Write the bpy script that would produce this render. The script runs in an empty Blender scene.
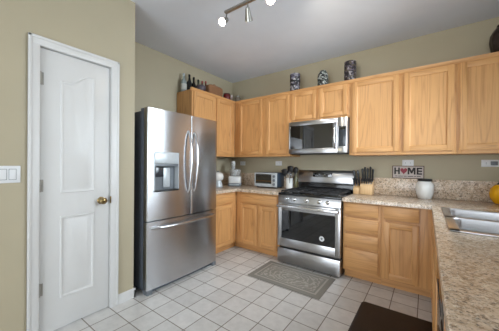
import bpy, bmesh, math, random
from mathutils import Vector, Matrix

PI = math.pi
random.seed(4)
SC = bpy.context.scene
COL = SC.collection

# ---------------------------------------------------------------- camera
cam_data = bpy.data.cameras.new('camera')
cam = bpy.data.objects.new('camera', cam_data)
COL.objects.link(cam)
SC.camera = cam
_yaw, _pitch, _roll = math.radians(36.1603), math.radians(-0.2201), math.radians(0.4983)
_F = Vector((-math.sin(_yaw)*math.cos(_pitch), math.cos(_yaw)*math.cos(_pitch), math.sin(_pitch)))
_R = Vector((math.cos(_yaw), math.sin(_yaw), 0))
_U = _R.cross(_F)
_R2 = math.cos(_roll)*_R + math.sin(_roll)*_U
_U2 = math.cos(_roll)*_U - math.sin(_roll)*_R
_m = Matrix((_R2, _U2, -_F)).transposed().to_4x4()
_m.translation = Vector((0, 0, 1.26))
cam.matrix_world = _m
cam_data.sensor_fit = 'HORIZONTAL'
cam_data.sensor_width = 36.0
cam_data.lens = 242.248/499*36.0
cam_data.clip_start = 0.02

# ---------------------------------------------------------------- world, exposure, daylight
SC.view_settings.view_transform = 'Standard'
SC.view_settings.look = 'None'
SC.view_settings.gamma = 1.0
SC.view_settings.exposure = 0.14
SC.view_settings.use_curve_mapping = False
world = bpy.data.worlds.new('daylight')
SC.world = world
world.use_nodes = True
world.node_tree.nodes['Background'].inputs[0].default_value = (0.75, 0.86, 1.0, 1)
world.node_tree.nodes['Background'].inputs[1].default_value = 2.0

def area(name, loc, direction, sx, sy, power, color, spread=180):
    d = bpy.data.lights.new(name, 'AREA')
    d.shape = 'RECTANGLE'; d.size = sx; d.size_y = sy
    d.energy = power; d.color = color; d.spread = math.radians(spread)
    o = bpy.data.objects.new(name, d); COL.objects.link(o)
    o.location = loc
    o.rotation_euler = Vector(direction).to_track_quat('-Z', 'Z').to_euler()
    return o
area('daylight_patio_door', (-0.55, -2.86, 1.15), (0, 1, 0), 2.3, 2.0, 66, (0.92, 0.96, 1.0))
area('daylight_sink_window', (0.70, 2.28, 1.66), (-1, 0, -0.22), 1.5, 1.0, 31, (0.82, 0.92, 1.0), 105)
area('daylight_side_window', (0.70, -1.2, 1.45), (-1, 0, 0.0), 2.0, 1.3, 6, (0.88, 0.95, 1.0))

# ---------------------------------------------------------------- material helpers
def new_mat(name):
    m = bpy.data.materials.new(name); m.use_nodes = True
    nt = m.node_tree; b = nt.nodes['Principled BSDF']
    return m, nt, b
def N(nt, t, **kw):
    n = nt.nodes.new(t)
    for k, v in kw.items(): setattr(n, k, v)
    return n
def ramp(nt, fac, stops, interp='LINEAR'):
    r = N(nt, 'ShaderNodeValToRGB'); r.color_ramp.interpolation = interp
    e = r.color_ramp.elements
    e[0].position, e[0].color = stops[0][0], (*stops[0][1], 1)
    e[1].position, e[1].color = stops[-1][0], (*stops[-1][1], 1)
    for p, c in stops[1:-1]:
        x = e.new(p); x.color = (*c, 1)
    nt.links.new(fac, r.inputs[0]); return r.outputs[0]
def coords(nt, scale, rnd=0.0, kind='Object'):
    tc = N(nt, 'ShaderNodeTexCoord'); mp = N(nt, 'ShaderNodeMapping')
    mp.inputs['Scale'].default_value = scale
    nt.links.new(tc.outputs[kind], mp.inputs[0])
    if rnd:
        oi = N(nt, 'ShaderNodeObjectInfo'); mu = N(nt, 'ShaderNodeMath', operation='MULTIPLY')
        nt.links.new(oi.outputs['Random'], mu.inputs[0]); mu.inputs[1].default_value = rnd
        cx = N(nt, 'ShaderNodeCombineXYZ')
        for i in range(3): nt.links.new(mu.outputs[0], cx.inputs[i])
        nt.links.new(cx.outputs[0], mp.inputs['Location'])
    return mp.outputs[0]
def noise(nt, vec, scale, detail=3, rough=0.55, out='Fac'):
    n = N(nt, 'ShaderNodeTexNoise')
    n.inputs['Scale'].default_value = scale; n.inputs['Detail'].default_value = detail
    n.inputs['Roughness'].default_value = rough
    if vec: nt.links.new(vec, n.inputs['Vector'])
    return n.outputs[out]
def mix(nt, a, b, fac, mode='MIX'):
    n = N(nt, 'ShaderNodeMix', data_type='RGBA', blend_type=mode)
    for s, v in ((n.inputs[6], a), (n.inputs[7], b), (n.inputs[0], fac)):
        if hasattr(v, 'is_linked'): nt.links.new(v, s)
        elif isinstance(v, (int, float)): s.default_value = v
        else: s.default_value = (*v, 1)
    return n.outputs[2]
def bump(nt, b, h, strength, dist=0.01):
    n = N(nt, 'ShaderNodeBump'); n.inputs['Strength'].default_value = strength
    n.inputs['Distance'].default_value = dist
    nt.links.new(h, n.inputs['Height']); nt.links.new(n.outputs[0], b.inputs['Normal'])
def srgb(r, g, b):
    def f(c):
        c /= 255.0
        return c/12.92 if c <= 0.04045 else ((c+0.055)/1.055)**2.4
    return (f(r), f(g), f(b))

def plain(name, col, rough=0.5, metal=0.0, var=0.06, vscale=30, spec=None):
    m, nt, b = new_mat(name)
    v = coords(nt, (1, 1, 1))
    f = noise(nt, v, vscale, 2)
    c = ramp(nt, f, [(0.3, tuple(x*(1-var) for x in col)), (0.7, tuple(min(1, x*(1+var)) for x in col))])
    nt.links.new(c, b.inputs['Base Color'])
    b.inputs['Roughness'].default_value = rough; b.inputs['Metallic'].default_value = metal
    if spec is not None: b.inputs['Specular IOR Level'].default_value = spec
    return m
def paint(name, col, rough=0.6, bmp=0.04):
    m, nt, b = new_mat(name)
    v = coords(nt, (1, 1, 1))
    c = ramp(nt, noise(nt, v, 3, 2), [(0.3, tuple(x*0.98 for x in col)), (0.7, tuple(x*1.02 for x in col))])
    nt.links.new(c, b.inputs['Base Color']); b.inputs['Roughness'].default_value = rough
    bump(nt, b, noise(nt, v, 160, 3), bmp, 0.004)
    return m
def oak(name, axis, light=(0.66, 0.350, 0.135), dark=(0.34, 0.142, 0.042)):
    """honey oak, grain running along the axis"""
    m, nt, b = new_mat(name)
    i = 'xyz'.index(axis)
    def sc(across, along):
        v = [across]*3; v[i] = along; return tuple(v)
    warp = noise(nt, coords(nt, sc(5.5, 0.55), 23.0), 1.0, 1.5, 0.45)
    w = N(nt, 'ShaderNodeMath', operation='MULTIPLY'); w.inputs[1].default_value = 62.0
    nt.links.new(warp, w.inputs[0])
    sn = N(nt, 'ShaderNodeMath', operation='SINE'); nt.links.new(w.outputs[0], sn.inputs[0])
    fine = noise(nt, coords(nt, sc(75, 2.2), 11.0), 1.0, 3, 0.6)
    broad = noise(nt, coords(nt, sc(9, 0.8), 5.0), 1.0, 2)
    half = tuple((a*0.55+c*0.45) for a, c in zip(light, dark))
    c1 = ramp(nt, sn.outputs[0], [(0.0, light), (0.45, light), (0.85, half), (1.0, dark)])
    c2 = ramp(nt, fine, [(0.28, dark), (0.48, light), (0.75, tuple(min(1, x*1.10) for x in light))])
    c3 = ramp(nt, broad, [(0.25, half), (0.65, light)])
    c = mix(nt, mix(nt, c1, c2, 0.6), c3, 0.3)
    nt.links.new(c, b.inputs['Base Color'])
    b.inputs['Roughness'].default_value = 0.42
    bump(nt, b, fine, 0.05, 0.002)
    return m
def granite(name):
    m, nt, b = new_mat(name)
    v = coords(nt, (1, 1, 1))
    big = noise(nt, v, 16, 5, 0.65)
    c = ramp(nt, big, [(0.30, srgb(172, 150, 128)), (0.45, srgb(210, 187, 162)), (0.58, srgb(224, 205, 184)), (0.72, srgb(186, 172, 156))])
    def fleck(scale, vec, lo, hi, col, amt, c):
        f = ramp(nt, noise(nt, coords(nt, vec), scale, 3, 0.65), [(lo, (0, 0, 0)), (hi, (amt,)*3)])
        return mix(nt, c, col, f)
    c = fleck(48, (1.0, 1.25, 1.0), 0.50, 0.62, srgb(150, 124, 98), 0.7, c)
    c = fleck(70, (1.2, 1.0, 1.1), 0.55, 0.66, srgb(236, 224, 206), 0.8, c)
    c = fleck(90, (1.0, 1.1, 1.3), 0.56, 0.66, srgb(112, 106, 104), 0.8, c)
    c = fleck(38, (1.0, 1.1, 1.0), 0.59, 0.65, srgb(104, 90, 78), 0.75, c)
    c = fleck(44, (1.2, 1.0, 1.0), 0.60, 0.66, srgb(238, 228, 210), 0.8, c)
    c = fleck(120, (1.1, 1.0, 1.0), 0.61, 0.68, srgb(66, 56, 50), 0.85, c)
    nt.links.new(c, b.inputs['Base Color'])
    b.inputs['Roughness'].default_value = 0.22
    return m
def tile(name):
    m, nt, b = new_mat(name)
    tc = N(nt, 'ShaderNodeTexCoord'); sx = N(nt, 'ShaderNodeSeparateXYZ')
    nt.links.new(tc.outputs['Object'], sx.inputs[0])
    masks = []; cells = []
    for i, (off, pitch) in enumerate(((0.051, 0.204), (-0.988, 0.2025))):
        a = N(nt, 'ShaderNodeMath', operation='ADD'); a.inputs[1].default_value = off
        nt.links.new(sx.outputs[i], a.inputs[0])
        d = N(nt, 'ShaderNodeMath', operation='DIVIDE'); d.inputs[1].default_value = pitch
        nt.links.new(a.outputs[0], d.inputs[0])
        fr = N(nt, 'ShaderNodeMath', operation='FRACT'); nt.links.new(d.outputs[0], fr.inputs[0])
        fl = N(nt, 'ShaderNodeMath', operation='FLOOR'); nt.links.new(d.outputs[0], fl.inputs[0])
        cells.append(fl.outputs[0])
        s = N(nt, 'ShaderNodeMath', operation='SUBTRACT'); s.inputs[1].default_value = 0.5
        nt.links.new(fr.outputs[0], s.inputs[0])
        ab = N(nt, 'ShaderNodeMath', operation='ABSOLUTE'); nt.links.new(s.outputs[0], ab.inputs[0])
        masks.append(ab.outputs[0])
    mx = N(nt, 'ShaderNodeMath', operation='MAXIMUM')
    nt.links.new(masks[0], mx.inputs[0]); nt.links.new(masks[1], mx.inputs[1])
    g = ramp(nt, mx.outputs[0], [(0.478, (0, 0, 0)), (0.488, (1, 1, 1))])
    cx = N(nt, 'ShaderNodeCombineXYZ')
    nt.links.new(cells[0], cx.inputs[0]); nt.links.new(cells[1], cx.inputs[1])
    wn = N(nt, 'ShaderNodeTexWhiteNoise'); nt.links.new(cx.outputs[0], wn.inputs['Vector'])
    base = ramp(nt, wn.outputs['Value'], [(0, srgb(208, 206, 203)), (1, srgb(222, 220, 217))])
    cl = noise(nt, tc.outputs['Object'], 14, 4, 0.6)
    cloud = ramp(nt, cl, [(0.3, (0.84, 0.84, 0.835)), (0.7, (1, 1, 1))])
    c = mix(nt, base, cloud, 1.0, 'MULTIPLY')
    c = mix(nt, c, srgb(120, 110, 100), g)
    nt.links.new(c, b.inputs['Base Color'])
    r = ramp(nt, g, [(0, (0.38,)*3), (1, (0.8,)*3)]); nt.links.new(r, b.inputs['Roughness'])
    inv = N(nt, 'ShaderNodeInvert'); nt.links.new(g, inv.inputs[1])
    bump(nt, b, inv.outputs[0], 0.3, 0.003)
    return m
def steel(name, axis='z', col=(0.60, 0.60, 0.61), rough=0.27, aniso=0.0):
    """brushed metal: with aniso the brush lines run level and smear reflections up and down"""
    m, nt, b = new_mat(name)
    s = [300.0]*3; s['xyz'.index(axis)] = 2.0
    f = noise(nt, coords(nt, tuple(s)), 1.0, 2)
    c = ramp(nt, f, [(0.3, tuple(x*0.97 for x in col)), (0.7, tuple(x*1.02 for x in col))])
    nt.links.new(c, b.inputs['Base Color'])
    b.inputs['Roughness'].default_value = rough
    b.inputs['Metallic'].default_value = 1.0
    if aniso:
        b.inputs['Anisotropic'].default_value = aniso; b.inputs['Anisotropic Rotation'].default_value = 0.25
        tg = N(nt, 'ShaderNodeTangent', direction_type='RADIAL', axis='Z'); nt.links.new(tg.outputs[0], b.inputs['Tangent'])
    return m
def glass_dark(name, col=(0.012, 0.012, 0.014), rough=0.06, ior=1.5):
    m = plain(name, col, rough, 0, 0.05); m.node_tree.nodes['Principled BSDF'].inputs['IOR'].default_value = ior; return m
def clear_glass(name, col=(0.9, 0.95, 0.95), rough=0.03, trans=1.0):
    m, nt, b = new_mat(name)
    c = ramp(nt, noise(nt, coords(nt, (1, 1, 1)), 8), [(0.3, tuple(x*0.97 for x in col)), (0.7, col)])
    nt.links.new(c, b.inputs['Base Color'])
    b.inputs['Roughness'].default_value = rough; b.inputs['Transmission Weight'].default_value = trans
    b.inputs['IOR'].default_value = 1.45
    return m
def emit(name, col, strength):
    m, nt, b = new_mat(name)
    c = ramp(nt, noise(nt, coords(nt, (1, 1, 1)), 5), [(0.3, col), (0.7, col)])
    nt.links.new(c, b.inputs['Emission Color']); b.inputs['Emission Strength'].default_value = strength
    b.inputs['Base Color'].default_value = (*col, 1)
    return m
def mosaic(name, cols, scale, rough=0.35):
    m, nt, b = new_mat(name)
    vo = N(nt, 'ShaderNodeTexVoronoi'); vo.inputs['Scale'].default_value = scale
    nt.links.new(coords(nt, (1, 1, 1.2)), vo.inputs['Vector'])
    sp = N(nt, 'ShaderNodeSeparateColor'); nt.links.new(vo.outputs['Color'], sp.inputs[0])
    st = [(i/len(cols), c) for i, c in enumerate(cols)]
    c = ramp(nt, sp.outputs[0], st, 'CONSTANT')
    nt.links.new(c, b.inputs['Base Color']); b.inputs['Roughness'].default_value = rough
    return m
def wicker(name):
    m, nt, b = new_mat(name)
    w = N(nt, 'ShaderNodeTexWave', wave_type='BANDS', bands_direction='Z'); w.inputs['Scale'].default_value = 28
    w.inputs['Distortion'].default_value = 2.5; w.inputs['Detail Scale'].default_value = 9
    nt.links.new(coords(nt, (1, 1, 1)), w.inputs['Vector'])
    c = ramp(nt, w.outputs['Fac'], [(0.1, srgb(96, 60, 40)), (0.6, srgb(176, 124, 84)), (1, srgb(196, 146, 104))])
    nt.links.new(c, b.inputs['Base Color']); b.inputs['Roughness'].default_value = 0.7
    bump(nt, b, w.outputs['Fac'], 0.6, 0.006)
    return m

M = dict(
    wall=paint('greige_wall_paint', srgb(180, 170, 145)),
    ceil=paint('white_ceiling_paint', srgb(224, 228, 235), 0.8, 0.08),
    white=paint('white_trim_paint', srgb(214, 214, 213), 0.38, 0.01),
    oz=oak('honey_oak_vertical', 'z'), ox=oak('honey_oak_along_x', 'x'), oy=oak('honey_oak_along_y', 'y'),
    granite=granite('speckled_granite'), tile=tile('ceramic_floor_tile'),
    steel=steel('brushed_stainless_fridge', 'y', (0.53, 0.535, 0.55), 0.26, 0.85), steelx=steel('brushed_stainless_along_x', 'x', (0.50, 0.50, 0.51), 0.28, 0.6),
    steely=steel('brushed_stainless_along_y', 'y'),
    handle=steel('polished_steel', 'z', (0.62, 0.62, 0.63), 0.18),
    sink=steel('satin_sink_steel', 'y', (0.68, 0.69, 0.71), 0.30),
    dark=plain('charcoal_cabinet_steel', srgb(88, 94, 104), 0.45, 0.3),
    black=plain('black_plastic', (0.014, 0.014, 0.015), 0.38),
    gloss=glass_dark('black_glass', (0.004, 0.004, 0.005), 0.03, 1.9),
    oveng=glass_dark('dark_oven_glass', (0.004, 0.004, 0.005), 0.03, 1.62),
    iron=plain('matte_cast_iron', (0.02, 0.02, 0.022), 0.5, 0, 0.2, 200),
    enamel=plain('black_enamel', (0.012, 0.012, 0.013), 0.15),
    silver=plain('silver_plastic', srgb(190, 196, 200), 0.35, 0.2),
    grey=plain('grey_plastic', srgb(112, 118, 124), 0.4),
    panel=plain('dark_slate_panel', srgb(52, 56, 62), 0.18),
    brass=plain('polished_brass', srgb(146, 126, 88), 0.24, 1.0),
    nickel=plain('brushed_nickel', srgb(168, 166, 160), 0.3, 1.0),
    ceramic=plain('white_glazed_ceramic', srgb(232, 232, 230), 0.15, 0, 0.02),
    plate=plain('white_plastic', srgb(226, 228, 230), 0.35, 0, 0.02),
    slot=plain('dark_slot', (0.03, 0.03, 0.03), 0.6),
    maple=oak('pale_maple', 'z', srgb(226, 190, 142), srgb(196, 150, 100)),
    glass=clear_glass('clear_glass'),
    bulb=emit('lit_bulb', (1.0, 0.95, 0.86), 30.0),
)

# ---------------------------------------------------------------- mesh helpers
class MB:
    def __init__(self): self.bm = bmesh.new(); self.mats = []
    def mi(self, mat):
        if mat not in self.mats: self.mats.append(mat)
        return self.mats.index(mat)
    def _merge(self, b2, mat, smooth=False):
        idx = self.mi(mat)
        me = bpy.data.meshes.new('tmp'); b2.to_mesh(me); b2.free()
        n = len(self.bm.faces)
        self.bm.from_mesh(me); bpy.data.meshes.remove(me)
        self.bm.faces.ensure_lookup_table()
        for f in self.bm.faces[n:]:
            f.material_index = idx; f.smooth = smooth
        return self
    def box(self, a, b, mat, bev=0.0, seg=2, rot=None):
        b2 = bmesh.new(); bmesh.ops.create_cube(b2, size=1)
        lo = [min(p, q) for p, q in zip(a, b)]; hi = [max(p, q) for p, q in zip(a, b)]
        for v in b2.verts:
            v.co = Vector([lo[i] + (v.co[i]+0.5)*(hi[i]-lo[i]) for i in range(3)])
        if bev:
            bmesh.ops.bevel(b2, geom=list(b2.edges), offset=bev, segments=seg, affect='EDGES', profile=0.5)
        if rot:
            c, mtx = rot
            bmesh.ops.rotate(b2, verts=b2.verts, cent=Vector(c), matrix=mtx)
        return self._merge(b2, mat, bool(bev))
    def lathe(self, c, prof, mat, n=28, axis='z', scale=(1, 1), mtx=None, cap=True):
        """prof: (radius, height) from base up, turned about the axis through c"""
        b2 = bmesh.new(); rings = []
        for r, h in prof:
            rings.append([b2.verts.new((r*math.cos(2*PI*k/n)*scale[0], r*math.sin(2*PI*k/n)*scale[1], h)) for k in range(n)])
        for p, q in zip(rings, rings[1:]):
            for k in range(n):
                b2.faces.new((p[k], p[(k+1) % n], q[(k+1) % n], q[k]))
        if cap:
            b2.faces.new(list(reversed(rings[0]))); b2.faces.new(rings[-1])
        bmesh.ops.remove_doubles(b2, verts=b2.verts, dist=1e-6)
        mt = {'z': Matrix(), 'x': Matrix.Rotation(PI/2, 4, 'Y'), 'y': Matrix.Rotation(-PI/2, 4, 'X'),
              '-y': Matrix.Rotation(PI/2, 4, 'X'), '-x': Matrix.Rotation(-PI/2, 4, 'Y'), '-z': Matrix.Rotation(PI, 4, 'X')}[axis]
        if mtx is not None: mt = mtx.to_4x4()
        bmesh.ops.transform(b2, matrix=Matrix.Translation(Vector(c)) @ mt, verts=b2.verts)
        bmesh.ops.recalc_face_normals(b2, faces=b2.faces)
        return self._merge(b2, mat, True)
    def tube(self, pts, r, mat, n=10, flat=1.0, up=(0, 0, 1)):
        b2 = bmesh.new(); P = [Vector(p) for p in pts]; rings = []
        for i, p in enumerate(P):
            d = (P[min(i+1, len(P)-1)] - P[max(i-1, 0)]).normalized()
            u = Vector(up); u = u - d*u.dot(d)
            if u.length < 1e-4: u = Vector((1, 0, 0)) - d*d.x
            u.normalize(); w = d.cross(u)
            rr = r[i] if isinstance(r, (list, tuple)) else r
            rings.append([b2.verts.new(p + rr*(math.cos(2*PI*k/n)*w*flat + math.sin(2*PI*k/n)*u)) for k in range(n)])
        for p, q in zip(rings, rings[1:]):
            for k in range(n): b2.faces.new((p[k], p[(k+1) % n], q[(k+1) % n], q[k]))
        b2.faces.new(list(reversed(rings[0]))); b2.faces.new(rings[-1])
        bmesh.ops.recalc_face_normals(b2, faces=b2.faces)
        return self._merge(b2, mat, True)
    def prism(self, poly, d0, d1, axis, mat, bev=0.0, smooth=False):
        """extrude a closed outline between d0 and d1 along axis; outline in the two other axes (in xyz order)"""
        b2 = bmesh.new(); i = 'xyz'.index(axis)
        def P(u, v, d):
            c = [u, v]; c.insert(i, d); return c
        lo = [b2.verts.new(P(u, v, d0)) for u, v in poly]; hi = [b2.verts.new(P(u, v, d1)) for u, v in poly]
        n = len(poly)
        for k in range(n): b2.faces.new((lo[k], lo[(k+1) % n], hi[(k+1) % n], hi[k]))
        b2.faces.new(list(reversed(lo))); b2.faces.new(hi)
        bmesh.ops.recalc_face_normals(b2, faces=b2.faces)
        if bev:
            es = [e for e in b2.edges if len(e.link_faces) == 2 and e.calc_face_angle(0) > 0.6]
            bmesh.ops.bevel(b2, geom=es, offset=bev, segments=2, affect='EDGES', profile=0.5)
        return self._merge(b2, mat, smooth)
    def rings(self, outlines, mat, cap_last=True, cap_first=False, smooth=False):
        """skin of a stack of outlines with the same number of points"""
        b2 = bmesh.new(); R = [[b2.verts.new(p) for p in o] for o in outlines]; n = len(R[0])
        for p, q in zip(R, R[1:]):
            for k in range(n): b2.faces.new((p[k], p[(k+1) % n], q[(k+1) % n], q[k]))
        if cap_last: b2.faces.new(R[-1])
        if cap_first: b2.faces.new(list(reversed(R[0])))
        bmesh.ops.recalc_face_normals(b2, faces=b2.faces)
        return self._merge(b2, mat, smooth)
    def build(self, name, parent=None, origin=None):
        bm = self.bm
        if origin is None:
            if parent is not None: origin = WORLD[parent.name]
            else:
                xs = [v.co.x for v in bm.verts]; ys = [v.co.y for v in bm.verts]; zs = [v.co.z for v in bm.verts]
                origin = Vector(((min(xs)+max(xs))/2, (min(ys)+max(ys))/2, min(zs)))
        origin = Vector(origin)
        for v in bm.verts: v.co -= origin
        me = bpy.data.meshes.new(name)
        bm.to_mesh(me); bm.free()
        for mt in self.mats: me.materials.append(mt)
        try: me.set_sharp_from_angle(angle=math.radians(38))
        except Exception: pass
        o = bpy.data.objects.new(name, me); COL.objects.link(o)
        if parent is not None:
            o.parent = parent; o.location = origin - WORLD[parent.name]
        else: o.location = origin
        WORLD[o.name] = origin
        return o
WORLD = {}
def tag(o, label, cat, group=None):
    o['label'] = label; o['category'] = cat
    if group: o['group'] = group
    return o
def thing(name, loc, label, cat, group=None):
    o = bpy.data.objects.new(name, None); COL.objects.link(o)
    o.empty_display_size = 0.1; o.location = loc; WORLD[o.name] = Vector(loc)
    return tag(o, label, cat, group)
def struct(o):
    o['kind'] = 'structure'; return o
def B(*a, **k): return MB().box(*a, **k)

# ================================================================ ROOM SHELL
XL, XA, YB, XR, ZC, YF = -2.22, -2.916, 3.436, 0.69, 2.766, -2.9
struct(B((XA-0.12, YF-0.1, -0.1), (XR+0.12, YB+0.12, 0), M['tile']).build('floor', origin=(0, 0, 0)))
struct(B((XA-0.12, YF-0.1, ZC), (XR+0.12, YB+0.12, ZC+0.1), M['ceil']).build('ceiling'))
mb = MB()
DO0, DO1, DOZ = 0.503, 0.992, 2.092                     # door opening
mb.box((XL-0.12, YF-0.1, 0), (XL, DO0, ZC), M['wall'])
mb.box((XL-0.12, DO1, 0), (XL, 1.2, ZC), M['wall'])
mb.box((XL-0.12, DO0, DOZ), (XL, DO1, ZC), M['wall'])
struct(mb.build('wall_left'))
struct(B((XA-0.12, 1.08, 0), (XL-0.12, 1.2, ZC), M['wall']).build('wall_alcove'))
struct(B((XA-0.12, 1.2, 0), (XA, YB+0.12, ZC), M['wall']).build('wall_kitchen_left'))
struct(B((XA, YB, 0), (XR+0.12, YB+0.12, ZC), M['wall']).build('wall_back'))
mb = MB()
for y0, y1, z0, z1 in ((YF-0.1, -2.25, 0, ZC), (-2.25, -0.15, 0, 0.75), (-2.25, -0.15, 2.15, ZC), (-0.15, 1.5, 0, ZC), (1.5, 3.05, 0, 1.14),
                       (1.5, 3.05, 2.18, ZC), (3.05, YB, 0, ZC)):
    mb.box((XR, y0, z0), (XR+0.12, y1, z1), M['wall'])
struct(mb.build('wall_right'))
mb = MB()
mb.box((XL-0.12, YF-0.1, 0), (-1.75, YF, ZC), M['wall']); mb.box((0.65, YF-0.1, 0), (XR+0.12, YF, ZC), M['wall'])
mb.box((-1.75, YF-0.1, 2.18), (0.65, YF, ZC), M['wall'])
struct(mb.build('wall_rear'))
def window(name, y0, y1, z0, z1):
    w = struct(MB().box((XR+0.03, y0, z0), (XR+0.09, y0+0.05, z1), M['white']).box((XR+0.03, y1-0.05, z0), (XR+0.09, y1, z1), M['white'])
        .box((XR+0.03, y0, z0), (XR+0.09, y1, z0+0.05), M['white']).box((XR+0.03, y0, z1-0.05), (XR+0.09, y1, z1), M['white'])
        .box((XR+0.03, (y0+y1)/2-0.025, z0), (XR+0.09, (y0+y1)/2+0.025, z1), M['white']).build(name))
    MB().box((XR+0.055, y0+0.04, z0+0.04), (XR+0.062, y1-0.04, z1-0.04), M['glass']).build('window_pane', w)
window('window_1', 1.5, 3.05, 1.14, 2.18)
window('window_2', -2.25, -0.15, 0.75, 2.15)
mb = MB()
for x0, x1 in ((-1.75, -1.69), (-0.58, -0.52), (0.59, 0.65)): mb.box((x0, YF-0.08, 0), (x1, YF-0.03, 2.18), M['white'])
mb.box((-1.75, YF-0.08, 2.11), (0.65, YF-0.03, 2.18), M['white']); mb.box((-1.75, YF-0.08, 0), (0.65, YF-0.03, 0.06), M['white'])
pd = struct(mb.build('door_2'))
MB().box((-1.7, YF-0.058, 0.05), (0.6, YF-0.052, 2.12), M['glass']).build('door_pane', pd)

# baseboards on the door wall, wrapping the corner to the alcove
def base_prof(y0, y1): return MB().prism([(XL, 0), (XL+0.013, 0), (XL+0.013, 0.070), (XL+0.005, 0.086), (XL, 0.086)], y0, y1, 'y', M['white'])
mb = base_prof(1.053, 1.213); mb.box((XL-0.12, 1.2, 0), (XL+0.013, 1.213, 0.086), M['white'])
struct(mb.build('baseboard_corner'))
struct(base_prof(YF, 0.446).build('baseboard_left'))

# door casing
mb = MB()
CW = 0.061
mb.box((XL, DO0-CW, 0), (XL+0.016, DO0+0.004, DOZ), M['white'], 0.004)
mb.box((XL, DO1-0.004, 0), (XL+0.016, DO1+CW, DOZ), M['white'], 0.004)
mb.box((XL, DO0-CW, DOZ-0.004), (XL+0.016, DO1+CW, DOZ+CW), M['white'], 0.004)
for y0, y1 in ((DO0-CW, DO0-CW+0.02), (DO1+CW-0.02, DO1+CW)): mb.box((XL, y0, 0), (XL+0.021, y1, DOZ+CW), M['white'], 0.004)
mb.box((XL, DO0-CW, DOZ+CW-0.02), (XL+0.021, DO1+CW, DOZ+CW), M['white'], 0.004)
mb.box((XL-0.12, DO0-0.001, 0), (XL, DO0+0.004, DOZ), M['white']); mb.box((XL-0.12, DO1-0.004, 0), (XL, DO1+0.001, DOZ), M['white'])
mb.box((XL-0.12, DO0, DOZ-0.004), (XL, DO1, DOZ+0.001), M['white'])
mb.box((XL-0.07, DO0, 0), (XL-0.055, DO0+0.016, DOZ), M['white']); mb.box((XL-0.07, DO1-0.016, 0), (XL-0.055, DO1, DOZ), M['white'])
struct(mb.build('trim_1'))

# white two-panel door with an arched upper panel
XD = XL-0.012
mb = MB()
mb.box((XD-0.036, DO0+0.006, 0.010), (XD, DO1-0.006, DOZ-0.008), M['white'], 0.002)
def panel(y0, y1, z0, z1, arch):
    n = 14
    def outline(off, h):
        pts = [(XD+h, y0+off, z0+off), (XD+h, y1-off, z0+off)]
        for k in range(n+1):
            t = k/n; y = (y1-off) + ((y0+off)-(y1-off))*t
            a = arch*(0.5+0.5*math.cos(PI*min(max((t-0.15)/0.65, 0), 1)))
            pts.append((XD+h, y, z1-arch-off+a))
        return pts
    mb.rings([outline(0, 0), outline(0.006, 0.008), outline(0.014, 0.007), outline(0.021, 0.001), outline(0.036, 0.001), outline(0.052, 0.007)], M['white'])
panel(0.632, 0.868, 1.03, 1.965, 0.085)
panel(0.632, 0.868, 0.235, 0.855, 0.0)
door = struct(mb.build('door_1'))
mb = MB()
mb.lathe((XD, 0.918, 0.945), [(0.0, 0), (0.030, 0), (0.030, 0.004), (0.024, 0.010), (0.011, 0.014), (0.010, 0.030), (0.022, 0.036), (0.028, 0.048), (0.027, 0.058), (0.018, 0.066), (0.0, 0.068)], M['brass'], axis='x')
k = mb.build('door_knob', door); k['label'] = 'round brass knob'
mb = MB().box((XL-0.002, DO1-0.0085, 0.915), (XL+0.0175, DO1-0.0035, 0.975), M['brass'], 0.001)
mb.build('strike_plate', door)['label'] = 'small brass strike plate'
for z in (1.865, 1.095, 0.345):
    mb = MB().tube([(XL+0.004, DO0+0.006, z-0.045), (XL+0.004, DO0+0.006, z+0.045)], 0.0075, M['nickel'])
    mb.box((XD-0.004, DO0+0.006, z-0.044), (XD+0.003, DO0+0.030, z+0.044), M['nickel'])
    mb.build('hinge', door)

# ================================================================ CABINETS
FR = 0.019                                              # thickness of doors and drawer fronts
class Face:
    """a vertical cabinet face: u runs along the wall, outwards is +n"""
    def __init__(self, kind, plane): self.kind, self.plane = kind, plane
    def pt(self, u, n, z):
        if self.kind == 'back': return (u, self.plane - n, z)
        if self.kind == 'left': return (self.plane + n, u, z)
        return (self.plane - n, u, z)
    @property
    def horiz(self): return M['ox'] if self.kind == 'back' else M['oy']
    def box(self, mb, u0, u1, z0, z1, n0, n1, mat, bev=0.0):
        mb.box(self.pt(u0, n0, z0), self.pt(u1, n1, z1), mat, bev)
def door_part(fc, parent, u0, u1, z0, z1, name='door', st=0.055):
    mb = MB()
    n0, n1 = 0.0015, FR
    fc.box(mb, u0, u0+st, z0, z1, n0, n1, M['oz'], 0.003); fc.box(mb, u1-st, u1, z0, z1, n0, n1, M['oz'], 0.003)
    fc.box(mb, u0+st-0.003, u1-st+0.003, z0, z0+st, n0, n1-0.0005, fc.horiz, 0.003)
    fc.box(mb, u0+st-0.003, u1-st+0.003, z1-st, z1, n0, n1-0.0005, fc.horiz, 0.003)
    d = mb.build(name, parent)
    mb = MB(); s = st-0.002
    def ol(o, n): return [fc.pt(u0+s+o, n, z0+s+o), fc.pt(u1-s-o, n, z0+s+o), fc.pt(u1-s-o, n, z1-s-o), fc.pt(u0+s+o, n, z1-s-o)]
    mb.rings([ol(0, n1-0.003), ol(0.009, n0+0.007), ol(0.009, n0+0.006)], M['oz'])
    fc.box(mb, u0+s, u1-s, z0+s, z1-s, n0, n0+0.0062, M['oz'])
    mb.build('panel', d)
    return d
def drawer_part(fc, parent, u0, u1, z0, z1):
    mb = MB(); fc.box(mb, u0, u1, z0, z1, 0.0015, FR, fc.horiz, 0.0035)
    return mb.build('drawer_front', parent)
def cabinet(name, fc, u0, u1, z0, z1, depth, label, group, toe=False, base_u=None):
    ax = fc.pt((u0+u1)/2, -depth/2, 0 if toe else z0)
    t = thing(name, ax, label, 'cabinet', group)
    mb = MB()
    zb = 0.10 if toe else z0
    fc.box(mb, u0+0.0008, u1-0.0008, zb, z1, -depth+0.002, -0.004, M['oz'])
    mb.build('carcass', t)
    return t
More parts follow.
